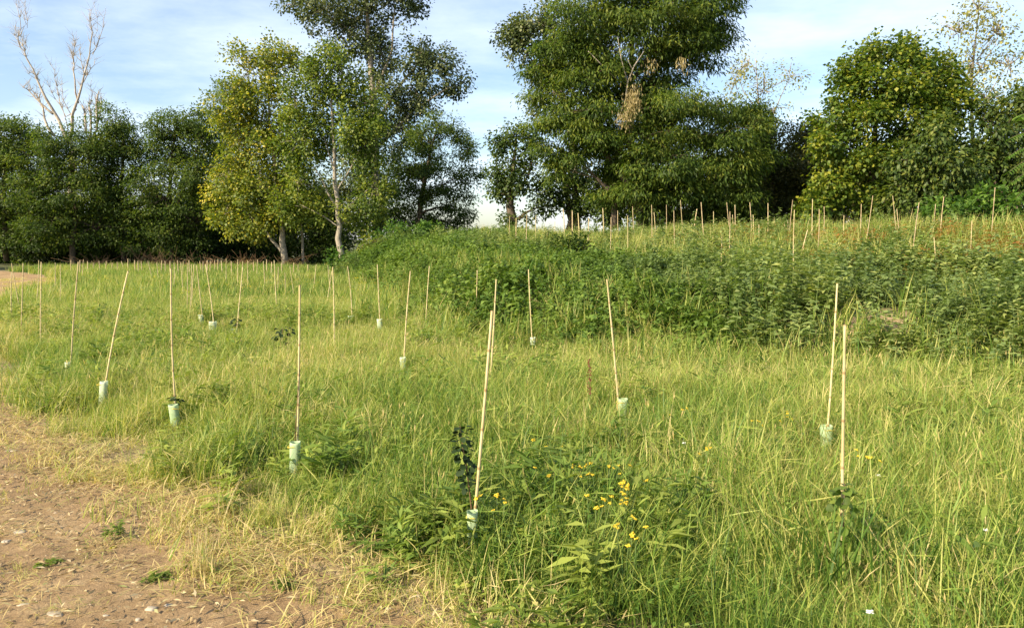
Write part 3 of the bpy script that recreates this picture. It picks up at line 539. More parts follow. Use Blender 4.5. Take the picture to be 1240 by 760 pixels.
grow('ivy_tree', 'small dark trunked tree between the ivy clad tree and the big drooping tree', 'tree', 43, [[(690, 278, .3), (689, 245, .24), (684, 215, .14), (680, 180, .06)]],
     [(684, 200, 24, 22, 0, 1.2), (672, 232, 18, 16, 0, .9), (700, 228, 20, 22, 0, 1), (712, 250, 14, 16, 0, .7), (690, 250, 14, 10, 0, .5), (728, 255, 20, 18, 0, .9)], **IVY)
BIG = dict(mat=M_robinia_big, L=.17, W=.050, dens=27, per=26, spread=.42, droop=.80, gap=.42, flat=.45, rbias=.02)
bt, bo = grow('big_robinia_tree', 'biggest tree, with drooping feathery foliage and a dead tan spray in its middle', 'tree', 36,
     [[(778, 272, .42), (775, 235, .36), (768, 190, .3), (762, 130, .22), (765, 60, .14), (768, -40, .05)], [(775, 240, .25), (740, 195, .16), (705, 150, .09), (670, 110, .04)], [(772, 200, .22), (815, 150, .13), (850, 110, .06)], [(765, 110, .16), (735, 70, .1), (715, 20, .05)], [(764, 100, .14), (800, 50, .09), (835, 5, .04)], [(745, 275, .2), (742, 235, .16), (722, 215, .08)], [(775, 235, .14), (820, 215, .09), (880, 195, .04)]],
     [(770, -40, 90, 50, 0, 3.2), (720, 20, 60, 26, 0, 2.6), (800, 25, 70, 26, 0, 2.8), (860, 5, 34, 26, 0, 1.8), (690, 55, 38, 18, 0, 1.8), (745, 60, 50, 18, -.6, 2.2), (830, 62, 46, 22, 0, 2.2), (870, 40, 18, 18, 0, 1), (665, 80, 26, 14, 0, 1.2), (705, 92, 44, 16, -.8, 1.8), (680, 115, 34, 14, 0, 1.5), (800, 100, 40, 18, .5, 2), (725, 130, 46, 18, -1, 1.8), (690, 150, 36, 14, 0, 1.5), (660, 150, 18, 10, 0, .9), (820, 130, 60, 20, -.8, 2.2), (880, 128, 40, 16, 0, 1.6), (905, 150, 28, 20, 0, 1.3), (720, 165, 42, 14, -.8, 1.6), (780, 165, 44, 18, -1, 1.8), (850, 165, 60, 20, -1, 2.2), (690, 185, 26, 12, 0, 1.1), (745, 195, 30, 14, .3, 1.3), (800, 195, 46, 20, -1.2, 1.8), (870, 200, 50, 22, -.8, 2), (910, 190, 22, 24, 0, 1.2), (780, 222, 34, 16, -1, 1.4), (830, 225, 44, 20, -1, 1.8), (885, 235, 44, 26, 0, 1.8), (740, 235, 26, 12, 0, 1), (790, 250, 30, 16, 0, 1.2), (850, 255, 50, 22, .6, 1.8), (660, 175, 12, 10, 0, .6), (672, 205, 14, 12, .3, .7), (745, 105, 50, 26, 1.6, 1.4), (735, 160, 44, 24, 1.8, 1.4), (760, 200, 40, 22, 1.6, 1.4), (790, 130, 50, 30, 1.8, 1.4)], seedn=8, **BIG)
mb = MB()
for (u, v, ru, rv, n) in [(766, 122, 11, 18, 520), (756, 142, 9, 12, 180), (825, 75, 7, 9, 90), (790, 78, 8, 8, 60)]:
    c = P(u, v, 32.4); q = rng.normal(0, .45, (n, 3)); pos = c+q*np.array([ru*.04, .5, rv*.04])
    ax = rng.normal(0, .35, (n, 3)); ax[:, 2] -= 1.0; mb.leaves(pos-bo, ax, rng.normal(0, 1, (n, 3)), U(.10, .24, n), U(.02, .045, n), U(0, 1, n))
o = link('dead_foliage', mb.mesh('dead_foliage', M_deadleaf), bt); o['label'] = 'tan dead spray hanging in the middle of the crown'
mb = MB()
for tr in ([(757, 125, .04), (760, 100, .05), (768, 80, .04), (780, 62, .02)], [(760, 100, .04), (752, 70, .03), (748, 45, .015)], [(766, 85, .03), (760, 72, .015)], [(745, 95, .02), (720, 70, .03), (712, 62, .015)]):
    mb.tube(np.array([P(u, v, 34) for u, v, _ in tr])-bo, [r*.7 for *_, r in tr], 6)
o = link('bare_branch', mb.mesh('bare_branch', M_pbark, True), bt); o['label'] = 'bare pale branch above the dead spray'
grow('grey_poplar_tree', 'grey green poplar peeping out above the upper corner of the big drooping tree', 'tree', 45, [[(700, 285, .3), (695, 180, .25), (675, 80, .12), (650, 20, .05)], [(688, 130, .12), (650, 80, .07), (622, 45, .03)]],
     [(620, 40, 18, 22, 0, 1.2), (645, 25, 26, 22, 0, 1.5), (640, 60, 24, 20, 0, 1.4), (672, 40, 32, 36, 0, 2), (662, 85, 26, 22, 0, 1.4), (655, 125, 18, 18, 0, 1), (690, 80, 30, 40, 0, 1.6)], M_tallp, rbias=.08, seedn=9, **TALL)
SPA = dict(L=.12, W=.09, dens=7, per=9, spread=.34, droop=.3, gap=.5, twig=6, bark=M_pbark)
grow('pale_sparse_tree', 'thin pale leaved tree rising right behind the big drooping tree', 'tree', 46, [[(925, 275, .15), (924, 200, .12), (920, 140, .07), (915, 70, .02)], [(922, 165, .07), (940, 130, .04), (958, 90, .015)], [(921, 140, .05), (900, 110, .03), (890, 80, .012)]],
     [(908, 75, 22, 20, 0, 1.1), (925, 110, 24, 26, 0, 1.3), (955, 92, 16, 16, 0, .9), (890, 100, 16, 20, 0, .9), (940, 130, 18, 16, 0, .9)], M_pale, **SPA)
BRN = dict(mat=M_brown, L=.13, W=.08, dens=30, per=12, spread=.34, droop=.35, gap=.38)
BG = 'dull dark trees right of the big drooping tree'
grow('elm_tree', 'dull brownish tree below the thin pale leaved tree', 'tree', 41, [[(935, 282, .2), (935, 220, .15), (932, 160, .06)]],
     [(930, 165, 34, 24, 0, 1.8), (915, 200, 36, 30, 0, 1.8), (948, 205, 36, 34, 0, 1.8), (925, 240, 44, 30, 0, 1.8), (955, 255, 40, 28, 0, 1.6), (900, 262, 36, 24, 0, 1.5)], group=BG, **BRN)
grow('elm_tree', 'dull brownish tree touching the bright green bushy tree', 'tree', 42, [[(982, 282, .2), (982, 220, .15), (980, 165, .06)]],
     [(968, 160, 22, 18, 0, 1.2), (995, 160, 26, 22, 0, 1.4), (975, 195, 32, 28, 0, 1.6), (1005, 205, 34, 34, .5, 1.6), (985, 240, 40, 32, 0, 1.8), (1010, 258, 36, 24, 0, 1.5)], group=BG, seedn=3, **BRN)
grow('maple_tree', 'bright green bushy tree with large sunlit leaves', 'tree', 33, [[(1058, 280, .22), (1056, 220, .18), (1060, 150, .11), (1062, 80, .04)], [(1057, 225, .1), (1028, 180, .06), (1010, 150, .03)], [(1058, 200, .1), (1095, 150, .06), (1115, 110, .03)]],
     [(1050, 70, 30, 22, 0, 1.3), (1085, 72, 26, 20, 0, 1.2), (1112, 62, 24, 18, 0, 1.1), (1028, 95, 24, 24, 0, 1.2), (1065, 105, 36, 24, -.4, 1.6), (1105, 100, 34, 26, 0, 1.5), (1015, 135, 24, 24, 0, 1.2), (1050, 145, 34, 24, -.6, 1.4), (1140, 88, 22, 20, .3, 1), (1158, 125, 22, 24, .4, 1), (1148, 160, 24, 22, .3, 1), (1092, 145, 36, 26, -.3, 1.5), (1130, 120, 24, 30, 0, 1.1), (1000, 180, 22, 22, 0, 1.1), (1035, 190, 34, 24, -.3, 1.4), (1075, 195, 34, 26, 0, 1.4), (1010, 225, 30, 22, 0, 1.2), (1045, 240, 34, 24, 0, 1.3), (1085, 245, 30, 22, .4, 1.2), (985, 250, 18, 16, 0, .9)], M_bright, L=.135, W=.11, dens=26, per=16, spread=.28, droop=.4, gap=.44, rbias=.06, seedn=10)
grow('pale_birch_tree', 'tallest thin birch-like tree with pale leaves and a white trunk', 'tree', 35, [[(1182, 285, .13), (1180, 200, .11), (1177, 120, .085), (1180, 60, .05), (1186, 0, .02)], [(1178, 150, .05), (1200, 110, .03), (1225, 70, .012)], [(1177, 125, .045), (1160, 90, .03), (1148, 50, .012)], [(1179, 95, .04), (1205, 55, .02), (1215, 20, .01)]],
     [(1185, 12, 24, 24, 0, 1), (1160, 40, 20, 26, 0, .9), (1205, 40, 26, 28, 0, 1.1), (1180, 75, 28, 30, 0, 1.2), (1222, 80, 22, 30, 0, 1), (1155, 95, 22, 30, 0, 1), (1195, 120, 30, 26, 0, 1.2), (1150, 140, 20, 26, 0, .9)], M_pale, rbias=.05, **{**SPA, 'dens': 9})
HAZ = dict(mat=M_hazel, L=.17, W=.085, dens=26, per=12, spread=.32, droop=.55, gap=.42)
HG = 'drooping trees at the right end of the mound'
grow('hazel_tree', 'drooping bush-like tree beneath the thin birch-like tree', 'tree', 31, [[(1125, 282, .16), (1125, 220, .12), (1130, 170, .05)]],
     [(1130, 165, 36, 24, 0, 1.3), (1105, 195, 30, 28, 0, 1.2), (1145, 205, 38, 30, 0, 1.4), (1115, 235, 36, 26, 0, 1.3), (1155, 240, 36, 24, .2, 1.3), (1095, 262, 34, 16, .4, 1)], group=HG, **HAZ)
grow('hazel_tree', 'drooping tree behind the compound fronds at the frame edge', 'tree', 32, [[(1205, 282, .16), (1205, 220, .12), (1208, 165, .05)]],
     [(1200, 160, 34, 26, 0, 1.3), (1235, 150, 26, 34, 0, 1.2), (1180, 195, 30, 26, 0, 1.2), (1215, 205, 38, 32, 0, 1.4), (1190, 235, 34, 22, .2, 1.2), (1240, 215, 30, 40, 0, 1.3), (1245, 125, 22, 22, 0, 1), (1225, 125, 20, 18, .3, 1), (1195, 138, 18, 16, .4, .9)], group=HG, seedn=4, **HAZ)
ELD = dict(mat=M_elder, L=.16, W=.085, dens=34, per=11, spread=.24, droop=.4, gap=.36)
grow('elder_bush', 'light green leafy bush before the drooping trees on the mound', 'bush', 25, [[(1165, 280, .05), (1165, 250, .03)]], [(1150, 250, 22, 16, 0, .7), (1180, 248, 24, 18, 0, .8), (1170, 262, 32, 14, -.2, .8), (1200, 262, 20, 12, 0, .6)], group='light green bushes on the mound', **ELD)
grow('elder_bush', 'light green leafy bush cut by the frame edge beneath the compound fronds', 'bush', 24, [[(1232, 280, .05), (1232, 250, .03)]], [(1230, 250, 20, 14, 0, .7), (1245, 262, 26, 14, 0, .8), (1220, 264, 16, 9, 0, .5)], group='light green bushes on the mound', **ELD)
for (u, Y, lab) in [(760, 44, 'dark shrub behind the trunk of the biggest tree'), (830, 44, 'dark shrub under the low boughs of the biggest tree'), (900, 46, 'dark shrub under the dull brownish tree below the pale tree'), (970, 46, 'dark shrub behind the dull brownish trees'), (1045, 42, 'dark shrub under the bright green bushy tree'), (1115, 40, 'dark shrub under the drooping bush-like tree'), (1195, 40, 'dark shrub behind the light green leafy bush')]:
    grow('shrub', lab, 'shrub', Y, [[(u, 285, .08), (u, 255, .04)]], [(u, 245, 44, 36, 0, 1.8), (u-20, 215, 36, 34, 1, 1.6), (u+22, 210, 36, 34, 1, 1.6)], group=SH, **{**UND, 'mat': M_brown, 'rbias': -.05})
# shade trees just outside the frame, whose shade falls on the far end of the track
for (x0, y0, lab) in [(-36, 27, 'dark tree beside the far bend of the dirt path, beyond the frame'), (-33, 37, 'dark tree past the bend of the dirt path, nearest the tree line'), (-43, 33, 'dark tree farthest out from the bend of the dirt path')]:
    u = CU+F*x0/y0; grow('robinia_tree', lab, 'tree', y0, [[(u, 330, .2), (u, 200, .08)]], [(u, 150, 90, 70, 0, 2.6), (u-40, 220, 80, 60, 0, 2.2), (u+40, 230, 70, 60, 0, 2.2)], group=LT, **{**ROB, 'dens': 10})

# dead tree behind the dark trees
def dead_tree():
    Y = 52; b = P(90, 312, Y); O = np.array([b[0], b[1], 0.]); root = thing('dead_tree', O, 'bleached leafless dead tree rising behind the dark trees', 'tree'); tb = MB()
    lim = [[(88, 318, .42), (86, 230, .36), (84, 175, .3)], [(84, 175, .26), (70, 145, .2), (58, 120, .15), (48, 98, .1), (38, 72, .07), (31, 60, .05), (33, 38, .03), (31, 12, .015)],
           [(31, 60, .05), (20, 50, .03), (9, 40, .012)], [(33, 58, .03), (26, 45, .02), (21, 30, .01)], [(64, 138, .14), (48, 124, .09), (33, 110, .05), (28, 106, .03)],
           [(66, 165, .16), (52, 142, .12), (42, 118, .08), (34, 108, .03)], [(84, 175, .22), (90, 140, .18), (97, 118, .13), (104, 92, .09), (112, 68, .06), (114, 40, .035), (113, 15, .015)],
           [(112, 66, .05), (120, 48, .03), (126, 22, .012)], [(95, 125, .11), (92, 98, .08), (88, 78, .055), (86, 55, .035), (84, 42, .015)], [(92, 132, .1), (82, 142, .05), (70, 116, .035), (62, 92, .02), (59, 78, .01)],
           [(104, 92, .05), (99, 75, .03), (98, 62, .012)], [(101, 100, .05), (106, 82, .03), (108, 70, .012)], [(88, 78, .03), (85, 66, .02), (87, 48, .01)], [(84, 170, .05), (74, 130, .035), (60, 112, .025), (54, 98, .01)],
           [(104, 160, .16), (102, 140, .13), (97, 128, .1)], [(108, 178, .14), (109, 140, .12), (108, 128, .1)], [(117, 160, .16), (118, 130, .13), (119, 115, .11)], [(118, 150, .1), (122, 132, .07), (125, 122, .05)],
           [(88, 142, .04), (78, 122, .03), (76, 104, .01)], [(104, 135, .03), (110, 118, .02), (109, 105, .01)], [(48, 98, .04), (40, 88, .02), (36, 90, .01)], [(113, 40, .02), (110, 28, .012), (108, 18, .006)], [(32, 30, .02), (28, 18, .012), (26, 6, .006)], [(33, 34, .015), (36, 20, .01), (36, 8, .005)], [(115, 55, .02), (118, 38, .012), (114, 5, .006)]]
    for l in lim:
        p = []; r = []
        for (a, c) in zip(l[:-1], l[1:]):
            for t in (0, .5): p.append(P(a[0]+(c[0]-a[0])*t, a[1]+(c[1]-a[1])*t, Y)+rng.normal(0, .05, 3)*t*2); r.append(a[2]+(c[2]-a[2])*t)
        p.append(P(l[-1][0], l[-1][1], Y)); r.append(l[-1][2]); p = np.array(p); dy = np.cumsum(rng.normal(0, .12, len(p))); p[:, 1] += dy-dy[0]
        tb.tube(p-O, np.array(r)*.58+.006, 6)
        for z in range(len(l)*7):
            i = rng.integers(len(p)//3, len(p)); a = p[i]; e = a+np.array([rng.normal(0, .35), rng.normal(0, .25), U(.15, .9, 1)[0]]); tb.tube(bend(a, e, 0, .1, 4)-O, np.linspace(min(.02, r[i]*.4+.004), .004, 4), 3, cap=False)
    link('trunk', tb.mesh('trunk', M_dead, True), root)
dead_tree()

# compound-leaved tree at the frame's right edge
def fronds():
    Y = 19; b = P(1262, 300, Y); gz = float(terrain(b[0], b[1])); O = np.array([b[0], b[1], gz]); root = thing('ailanthus_tree', O, 'tree with long compound fronds reaching in at the frame edge', 'tree'); tb = MB(); cb = MB()
    tb.tube(np.array([O-[0, 0, .1], P(1261, 250, Y), P(1258, 190, Y), P(1256, 130, Y)])-O, [.09, .08, .06, .02], 8)
    for (u, v, sx, sy) in [(1256, 140, -26, 2), (1257, 160, -34, 8), (1258, 175, -36, 14), (1258, 190, -36, 18), (1259, 205, -34, 16), (1256, 135, -10, -18), (1257, 150, 24, 6), (1258, 170, 30, 10), (1258, 195, 32, 14), (1260, 220, -30, 20), (1257, 150, -20, -8)]:
        a = P(u, v, Y); e = P(u+sx, v+sy, Y+rng.normal(0, .35)); m = (a+e)/2+np.array([0, 0, .14]); t = np.linspace(0, 1, 15)[:, None]
        c = (1-t)**2*a+2*t*(1-t)*m+t*t*e; tb.tube(c[::2]-O, np.linspace(.012, .004, 8), 4, cap=False)
        ax = np.gradient(c, axis=0); ax /= np.linalg.norm(ax, axis=1)[:, None]; sd_ = np.cross(ax, [0, 0, 1.]); sd_ /= np.linalg.norm(sd_, axis=1)[:, None]
        for s in (1, -1): cb.leaves(c[2:]-O, sd_[2:]*s+ax[2:]*.35-np.array([0, 0, .45]), np.tile([0, 0, 1.], (13, 1)), U(.14, .2, 13), .055, U(.3, 1, 13))
    link('trunk', tb.mesh('trunk', M_bark, True), root); link('crown', cb.mesh('crown', M_elder), root)
fronds()

# bushes on the nose of the mound
BSH = dict(mat=M_elder, L=.11, W=.075, dens=46, per=12, spread=.2, droop=.35, gap=.30, rbias=-.1, shell=3.2)
NG = 'bushes on the nose of the mound'
grow('bramble_bush', 'rounded bramble bush at the outer tip of the mound', 'bush', 31, [[(425, 335, .03), (425, 322, .02)]], [(412, 326, 18, 14, 0, .7), (428, 318, 24, 14, 0, .9), (445, 322, 20, 14, 0, .8)], group=NG, **BSH)
grow('bramble_bush', 'dark tall bush on the mound beside the spindly sapling', 'bush', 33, [[(490, 300, .05), (490, 285, .03)]], [(478, 288, 24, 16, 0, .9), (505, 282, 26, 14, 0, 1), (522, 284, 20, 12, 0, .8), (470, 302, 24, 12, -.4, .8), (500, 298, 30, 12, -.5, .9)], group=NG, **BSH)
grow('young_tree', 'spindly sapling with yellowish leaves and a forked brown stem', 'young tree', 29, [[(459, 336, .045), (457, 318, .035), (452, 296, .012)], [(459, 334, .03), (463, 318, .025), (460, 300, .01)]],
     [(450, 292, 12, 9, 0, .35), (440, 296, 9, 7, 0, .3), (462, 300, 9, 7, 0, .3)], M_yellowp, L=.10, W=.06, dens=60, per=7, spread=.14, droop=.4, gap=.35)
grow('dark_weed', 'dark spreading leafy weed standing up on the mound', 'weed', 19, [[(690, 315, .02), (688, 295, .01)]], [(690, 292, 20, 8, 0, .4), (676, 300, 16, 7, 0, .35), (705, 300, 14, 7, 0, .35), (690, 306, 22, 7, -.2, .4)], M_robinia, L=.13, W=.05, dens=70, per=9, spread=.11, droop=.3, gap=.25, rbias=-.1)
# brush piles under the trees
def brush(u, v, w_, h_, lab, Y=44):
    b = P(u, 322, Y); O = np.array([b[0], b[1], float(terrain(b[0], b[1]))]); root = thing('brush_pile', O, lab, 'brush pile', 'heaps of cut brush below the far trees'); mb = MB(); tb = MB(); n = 420
    a = rng.normal(0, 1, (n, 3))*np.array([w_*.022, .45, .18*h_]); a[:, 2] = np.abs(a[:, 2])*np.exp(-(a[:, 0]/(w_*.03))**2)
    ax = rng.normal(0, 1, (n, 3)); ax[:, 2] *= .5; mb.leaves(a, ax, rng.normal(0, 1, (n, 3)), U(.08, .24, n), U(.03, .07, n), U(0, 1, n))
    for _ in range(34):
        c = np.array([rng.normal(0, w_*.022), rng.normal(0, .4), U(.0, .3, 1)[0]]); tb.tube(bend(c, c+np.array([rng.normal(0, .6), rng.normal(0, .3), U(.1, .8, 1)[0]*h_]), 0, .1, 4), [.018, .014, .01, .005], 4)
    link('dry_foliage', mb.mesh('dry_foliage', M_brush), root); tag(link('twigs', tb.mesh('twigs', M_stem), root), kind='stuff'); root.children[0]['kind'] = 'stuff'
brush(186, 314, 34, 1.5, 'tan brush heap under the tree right of the dead tree'); brush(212, 316, 30, 1.1, 'low tan brush heap under the tallest dark tree'); brush(298, 316, 24, 1.1, 'tan brush heap before the yellowing poplar'); brush(352, 318, 26, .8, 'low brush heap at the foot of the thin young poplar'); brush(118, 315, 20, .8, 'small tan brush heap below the dead tree'); brush(256, 318, 20, .8, 'small tan brush heap beside the cane with its guard at the yellow poplar')

# ------------------------------------------------------------------ canes and guards
def cane_mesh(O, top, rad, mat):
    """a bamboo cane from below the ground at O to top, with nodes"""
    tb = MB(); a = np.array([0, 0, -.10]); b = top-O; L = np.linalg.norm(b-a); n = max(4, int(L/.19)); p = []; r = []; fl = []
    bow = np.array([rng.normal(0, .008), rng.normal(0, .008), 0])
    for i in range(n+1):
        t = i/n; c = a+(b-a)*t+bow*math.sin(t*math.pi)*L; q = rad*(1.08-.22*t)
        for dt, k in ((-.012, 1), (0, 1.22), (.012, .97)):
            if 0 <= t+dt/L <= 1: p.append(c+(b-a)/L*dt); r.append(q*k); fl.append(1. if dt == 0 else .35 if dt > 0 else 0.)
    p.append(b.copy()); r.append(rad*.86); fl.append(.3)
    keep = [0]+[i for i in range(1, len(p)) if np.linalg.norm(p[i]-p[i-1]) > 1e-4]
    tb.tube(np.array([p[i] for i in keep]), [r[i] for i in keep], 8, np.concatenate([np.repeat([fl[i] for i in keep], 8), [.6, .6]]))
    return tb.mesh('cane', mat, True)
def guard_mesh(w_, h_, mat, tilt=0.):
    mb = MB(); k = 20; rows = []
    zs = [-.03, .06*h_+0, .35*h_, .7*h_, .94*h_, h_]
    th = np.arange(k)*2*math.pi/k; sq = 1/np.maximum(np.abs(np.cos(th)), np.abs(np.sin(th)))**.55
    for inner in (0, 1):
        for z in (zs if not inner else zs[::-1]):
            fl = 1+.03*(z >= .93*h_); rr = w_*.5*sq*fl*(1-.05*inner)*(1+.03*np.sin(th*2+z*6)); rows.append(np.stack([rr*np.cos(th)+tilt*z, rr*np.sin(th), np.full(k, z)+.003*np.sin(th*2+1)*(z >= h_)], 1))
    m = len(rows); i = np.arange(m-1)[:, None]*k; j = np.arange(k)[None]; j2 = (j+1) % k
    mb.add(np.concatenate(rows), np.stack([i+j, i+j2, i+k+j2, i+k+j], -1).reshape(-1, 4)); return mb.mesh('tree_guard', mat, True)
def cane(u0, v0, u1, v1, label, group, mound=False, guard=None, rad=None, mat=None, zo=None, tie=False):
    zo = zo if zo is not None else (.40 if mound else .26)
    g = G(u1, v1, zo, 40)
    Y = g[1] if g is not None else 24+U(0, 5, 1)[0]
    if mound: Y = min(Y, 29)
    top = P(u0, v0, Y+rng.normal(0, .03)); bs = P(u1, v1, Y); d = top-bs
    for _ in range(4):
        gz = float(terrain(bs[0], bs[1])); 
        if abs(d[2]) > 1e-3: bs = top-d*((top[2]-gz)/d[2])
    O = np.array([bs[0], bs[1], float(terrain(bs[0], bs[1]))])
    rad = rad or (.0075 if Y < 6 else .0078 if Y < 12 else .0085 if Y < 20 else .010 if Y < 28 else .019)
    root = thing('planting_stake' if guard else 'bamboo_cane', O, label, 'cane', group)
    cm = cane_mesh(O, top, rad, mat or M_cane)
    if not guard:
        root_me = cm; bpy.data.objects.remove(root); o = link('bamboo_cane', cm, loc=O); return tag(o, label, 'cane', group), O
    link('cane', cm, root)
    gu, gt, gb, gw = guard; gY = Y-.02; c = P(gu, gb, gY); t = P(gu, gt, gY); gz = float(terrain(c[0], c[1])); wdt = gw/F*gY
    hh = max(.16, t[2]-gz); o = link('tree_guard', guard_mesh(wdt, hh, M_guard if gw > 8 else M_guard_w, rng.normal(0, .06)), root, np.array([c[0], c[1]-.015, gz])-O)
    tb = MB(); th = np.linspace(0, 6.283, 13); cc = (np.array([c[0], c[1], t[2]-.03])-O); mid = cc
    tb.tube(np.stack([mid[0]+(wdt*.56)*np.cos(th), mid[1]-.015+(wdt*.56)*np.sin(th), np.full(13, mid[2])+.004*np.sin(th*3)], 1), .0025, 4, cap=False)
    link('tie', tb.mesh('tie', M_tie), root)
    return root, O
FG = 'planted canes in the meadow'
CN = [ # top u, v, base u, v, label, guard (u, top, bottom, width)
 (596, 376, 573, 622, 'nearest leaning cane with a small white guard, beside the dark leafed sapling', (572, 617, 640, 13)),
 (601, 338, 593, 457, 'cane crossing just behind the nearest leaning cane, its guard half buried', (593, 455, 475, 8)),
 (735, 338, 749, 484, 'cane leaning away from the mound with a pale guard, alone in the field', (752, 482, 506, 11)),
 (1014, 343, 1003, 490, 'cane leaning by the mound with a tall green guard at its foot', (1000, 514, 548, 13), .45),
 (1023, 393, 1021, 590, 'stout straight cane without a guard, above the leafy green sapling', None, .47),
 (363, 345, 359, 535, 'upright cane with a tall pale green guard near the middle of the meadow', (357, 534, 570, 12)),
 (207, 325, 214, 488, 'upright cane with a square green guard and a tiny sapling in it', (215, 489, 512, 10)),
 (155, 328, 127, 464, 'strongly leaning cane with a slim green guard', (124, 461, 482, 8)),
 (95, 317, 86, 436, 'leaning cane between the strongly leaning one and the dirt track', (84, 438, 452, 5)),
 (50, 317, 49, 405, 'upright cane at the end of the near row beside the track', None),
 (28, 319, 25, 395, 'cane over a dry stalk, next to the two crossing canes', None),
 (14, 319, 23, 365, 'slanting one of the two crossing canes by the track', None),
 (14, 329, 14, 377, 'upright one of the two crossing canes by the track', None),
 (47, 315, 43, 362, 'leaning thin cane just behind the upright cane beside the track', None),
 (67, 318, 66, 350, 'thin cane between the track and the leaning cane, first of two', None),
 (73, 320, 72, 360, 'thin cane between the track and the leaning cane, second of two', None),
 (238, 321, 245, 381, 'cane with a white guard, right of the dense bunch of canes', (246, 381, 392, 5)),
 (249, 320, 258, 388, 'leaning cane with a bright white guard, farther right of the bunch', (258, 389, 402, 8)),
 (294, 323, 287, 390, 'leaning cane with a dark sapling and a white guard, before the yellow poplar', (285, 398, 410, 6)),
 (227, 318, 226, 370, 'stoutest cane of the dense bunch below the tallest dark tree', None),
 (232, 320, 229, 375, 'cane at the centre of the dense bunch below the tallest dark tree', None),
 (235, 320, 232, 366, 'last thin cane of the dense bunch below the tallest dark tree', None),
 (219, 318, 222, 356, 'first cane of the dense bunch below the tallest dark tree', None),
 (211, 318, 210, 345, 'thin cane whose top nearly meets the upright cane with a square guard', None),
 (403, 323, 404, 412, 'doubled looking upright cane below the green poplar trunk', None),
 (421, 322, 425, 378, 'cane with a white guard before the rounded bramble bush', (425, 382, 396, 6)),
 (457, 320, 460, 385, 'cane with a white guard in front of the spindly sapling', (461, 386, 402, 6)),
 (497, 328, 490, 428, 'leaning cane with a small white guard before the mound nose', (488, 432, 445, 7)),
 (520, 322, 516, 385, 'slim cane among straw coloured grass at the foot of the mound nose', None),
 (578, 327, 576, 380, 'short upright cane at the foot of the brambles', (575, 395, 407, 6)),
 (640, 326, 645, 408, 'cane topped by a green tuft of reed leaves at the foot of the mound', (646, 408, 420, 6)),
 (397, 321, 402, 356, 'cane leaning across another below the green poplar, top to the left', None),
 (402, 328, 396, 363, 'cane leaning across another below the green poplar, top to the right', None),
 (383, 320, 379, 352, 'cane leaning by the pale straw clump below the green poplar', None),
 (332, 315, 335, 368, 'tall thin cane straight below the yellowing poplar trunk', None),
 (351, 322, 356, 356, 'cane leaning toward the pale straw clump, before the yellow poplar fork', None),
 (274, 313, 274, 343, 'tall far cane before the tan brush heap of the yellowing poplar', None)]
roots = {}
for i, q in enumerate(CN):
    roots[i] = cane(*q[:5], FG, guard=q[5], zo=q[6] if len(q) > 6 else None)
ORD = 'first second third fourth fifth sixth seventh eighth ninth tenth eleventh twelfth thirteenth fourteenth fifteenth sixteenth seventeenth eighteenth nineteenth twentieth'.split()
def row(lst, where, group, mound, mat=None):
    lst = sorted(lst); mats = [mat] if mat else [M_cane, M_cane2, M_cane2]
    for i, q in enumerate(lst):
        lean = 'upright' if abs(q[0]-q[2]) < 2.5 else 'leaning'
        n = '%s from the left' % ORD[i] if i < len(lst)-1 else 'rightmost'
        cane(*q, '%s cane %s, %s' % (lean, where, n), group, mound=mound, mat=mats[i % len(mats)])
FR = 'far thin canes along the tree line'
row([(86, 315, 86, 328), (97, 315, 97, 332), (101, 314, 99, 336), (113, 318, 113, 326), (106, 316, 106, 328), (120, 316, 121, 328), (129, 316, 128, 327), (142, 317, 142, 328), (136, 318, 135, 327), (147, 316, 150, 325), (155, 313, 155, 326)], 'far off under the dead tree', FR, False, M_cane2)
row([(163, 315, 163, 328), (167, 316, 168, 330), (179, 316, 185, 337), (190, 317, 192, 339), (200, 316, 200, 330), (206, 316, 206, 332), (242, 316, 243, 328), (251, 315, 251, 330), (171, 316, 172, 329), (196, 315, 195, 330), (215, 315, 216, 332), (222, 316, 221, 334), (229, 315, 230, 333), (246, 316, 247, 331), (255, 316, 254, 330)], 'far off under the tallest dark tree', FR, False, M_cane2)
row([(260, 315, 260, 328), (264, 314, 264, 328), (288, 314, 288, 346), (300, 315, 300, 344), (312, 314, 311, 335), (319, 316, 321, 346), (323, 314, 323, 330), (337, 323, 336, 351), (345, 330, 346, 356), (361, 320, 361, 330), (373, 320, 373, 330), (268, 315, 269, 331), (280, 316, 280, 332), (294, 316, 293, 330), (307, 317, 307, 331), (329, 317, 328, 333), (341, 318, 341, 332), (356, 318, 355, 332)], 'far off before the yellowing poplar', FR, False, M_cane2)
MC = 'canes on the mound crest'
row([(617, 262, 617, 285), (625, 264, 625, 288), (638, 260, 637, 290), (649, 261, 649, 288)], 'on the crest before the ivy clad tree', MC, True)
row([(672, 268, 672, 285), (682, 253, 683, 284), (693, 255, 693, 282), (700, 258, 701, 282), (713, 264, 712, 300)], 'on the crest before the small dark trunked tree', MC, True)
row([(730, 252, 731, 277), (740, 263, 739, 300), (748, 255, 749, 275), (760, 261, 760, 300), (766, 250, 767, 272), (789, 248, 789, 278), (792, 257, 793, 282), (807, 248, 807, 270), (816, 255, 818, 296), (824, 242, 827, 282), (844, 253, 841, 275), (849, 245, 853, 288), (864, 256, 864, 274)], 'on the crest before the biggest tree', MC, True)
row([(880, 245, 883, 276), (884, 256, 883, 302), (887, 260, 889, 278), (890, 248, 890, 282), (874, 287, 873, 318), (908, 245, 910, 281), (912, 260, 913, 280), (919, 272, 919, 292), (930, 246, 930, 281), (950, 267, 950, 280), (954, 267, 955, 280), (960, 242, 957, 281), (962, 254, 962, 318), (978, 278, 973, 296)], 'on the crest before the dull brownish trees', MC, True)
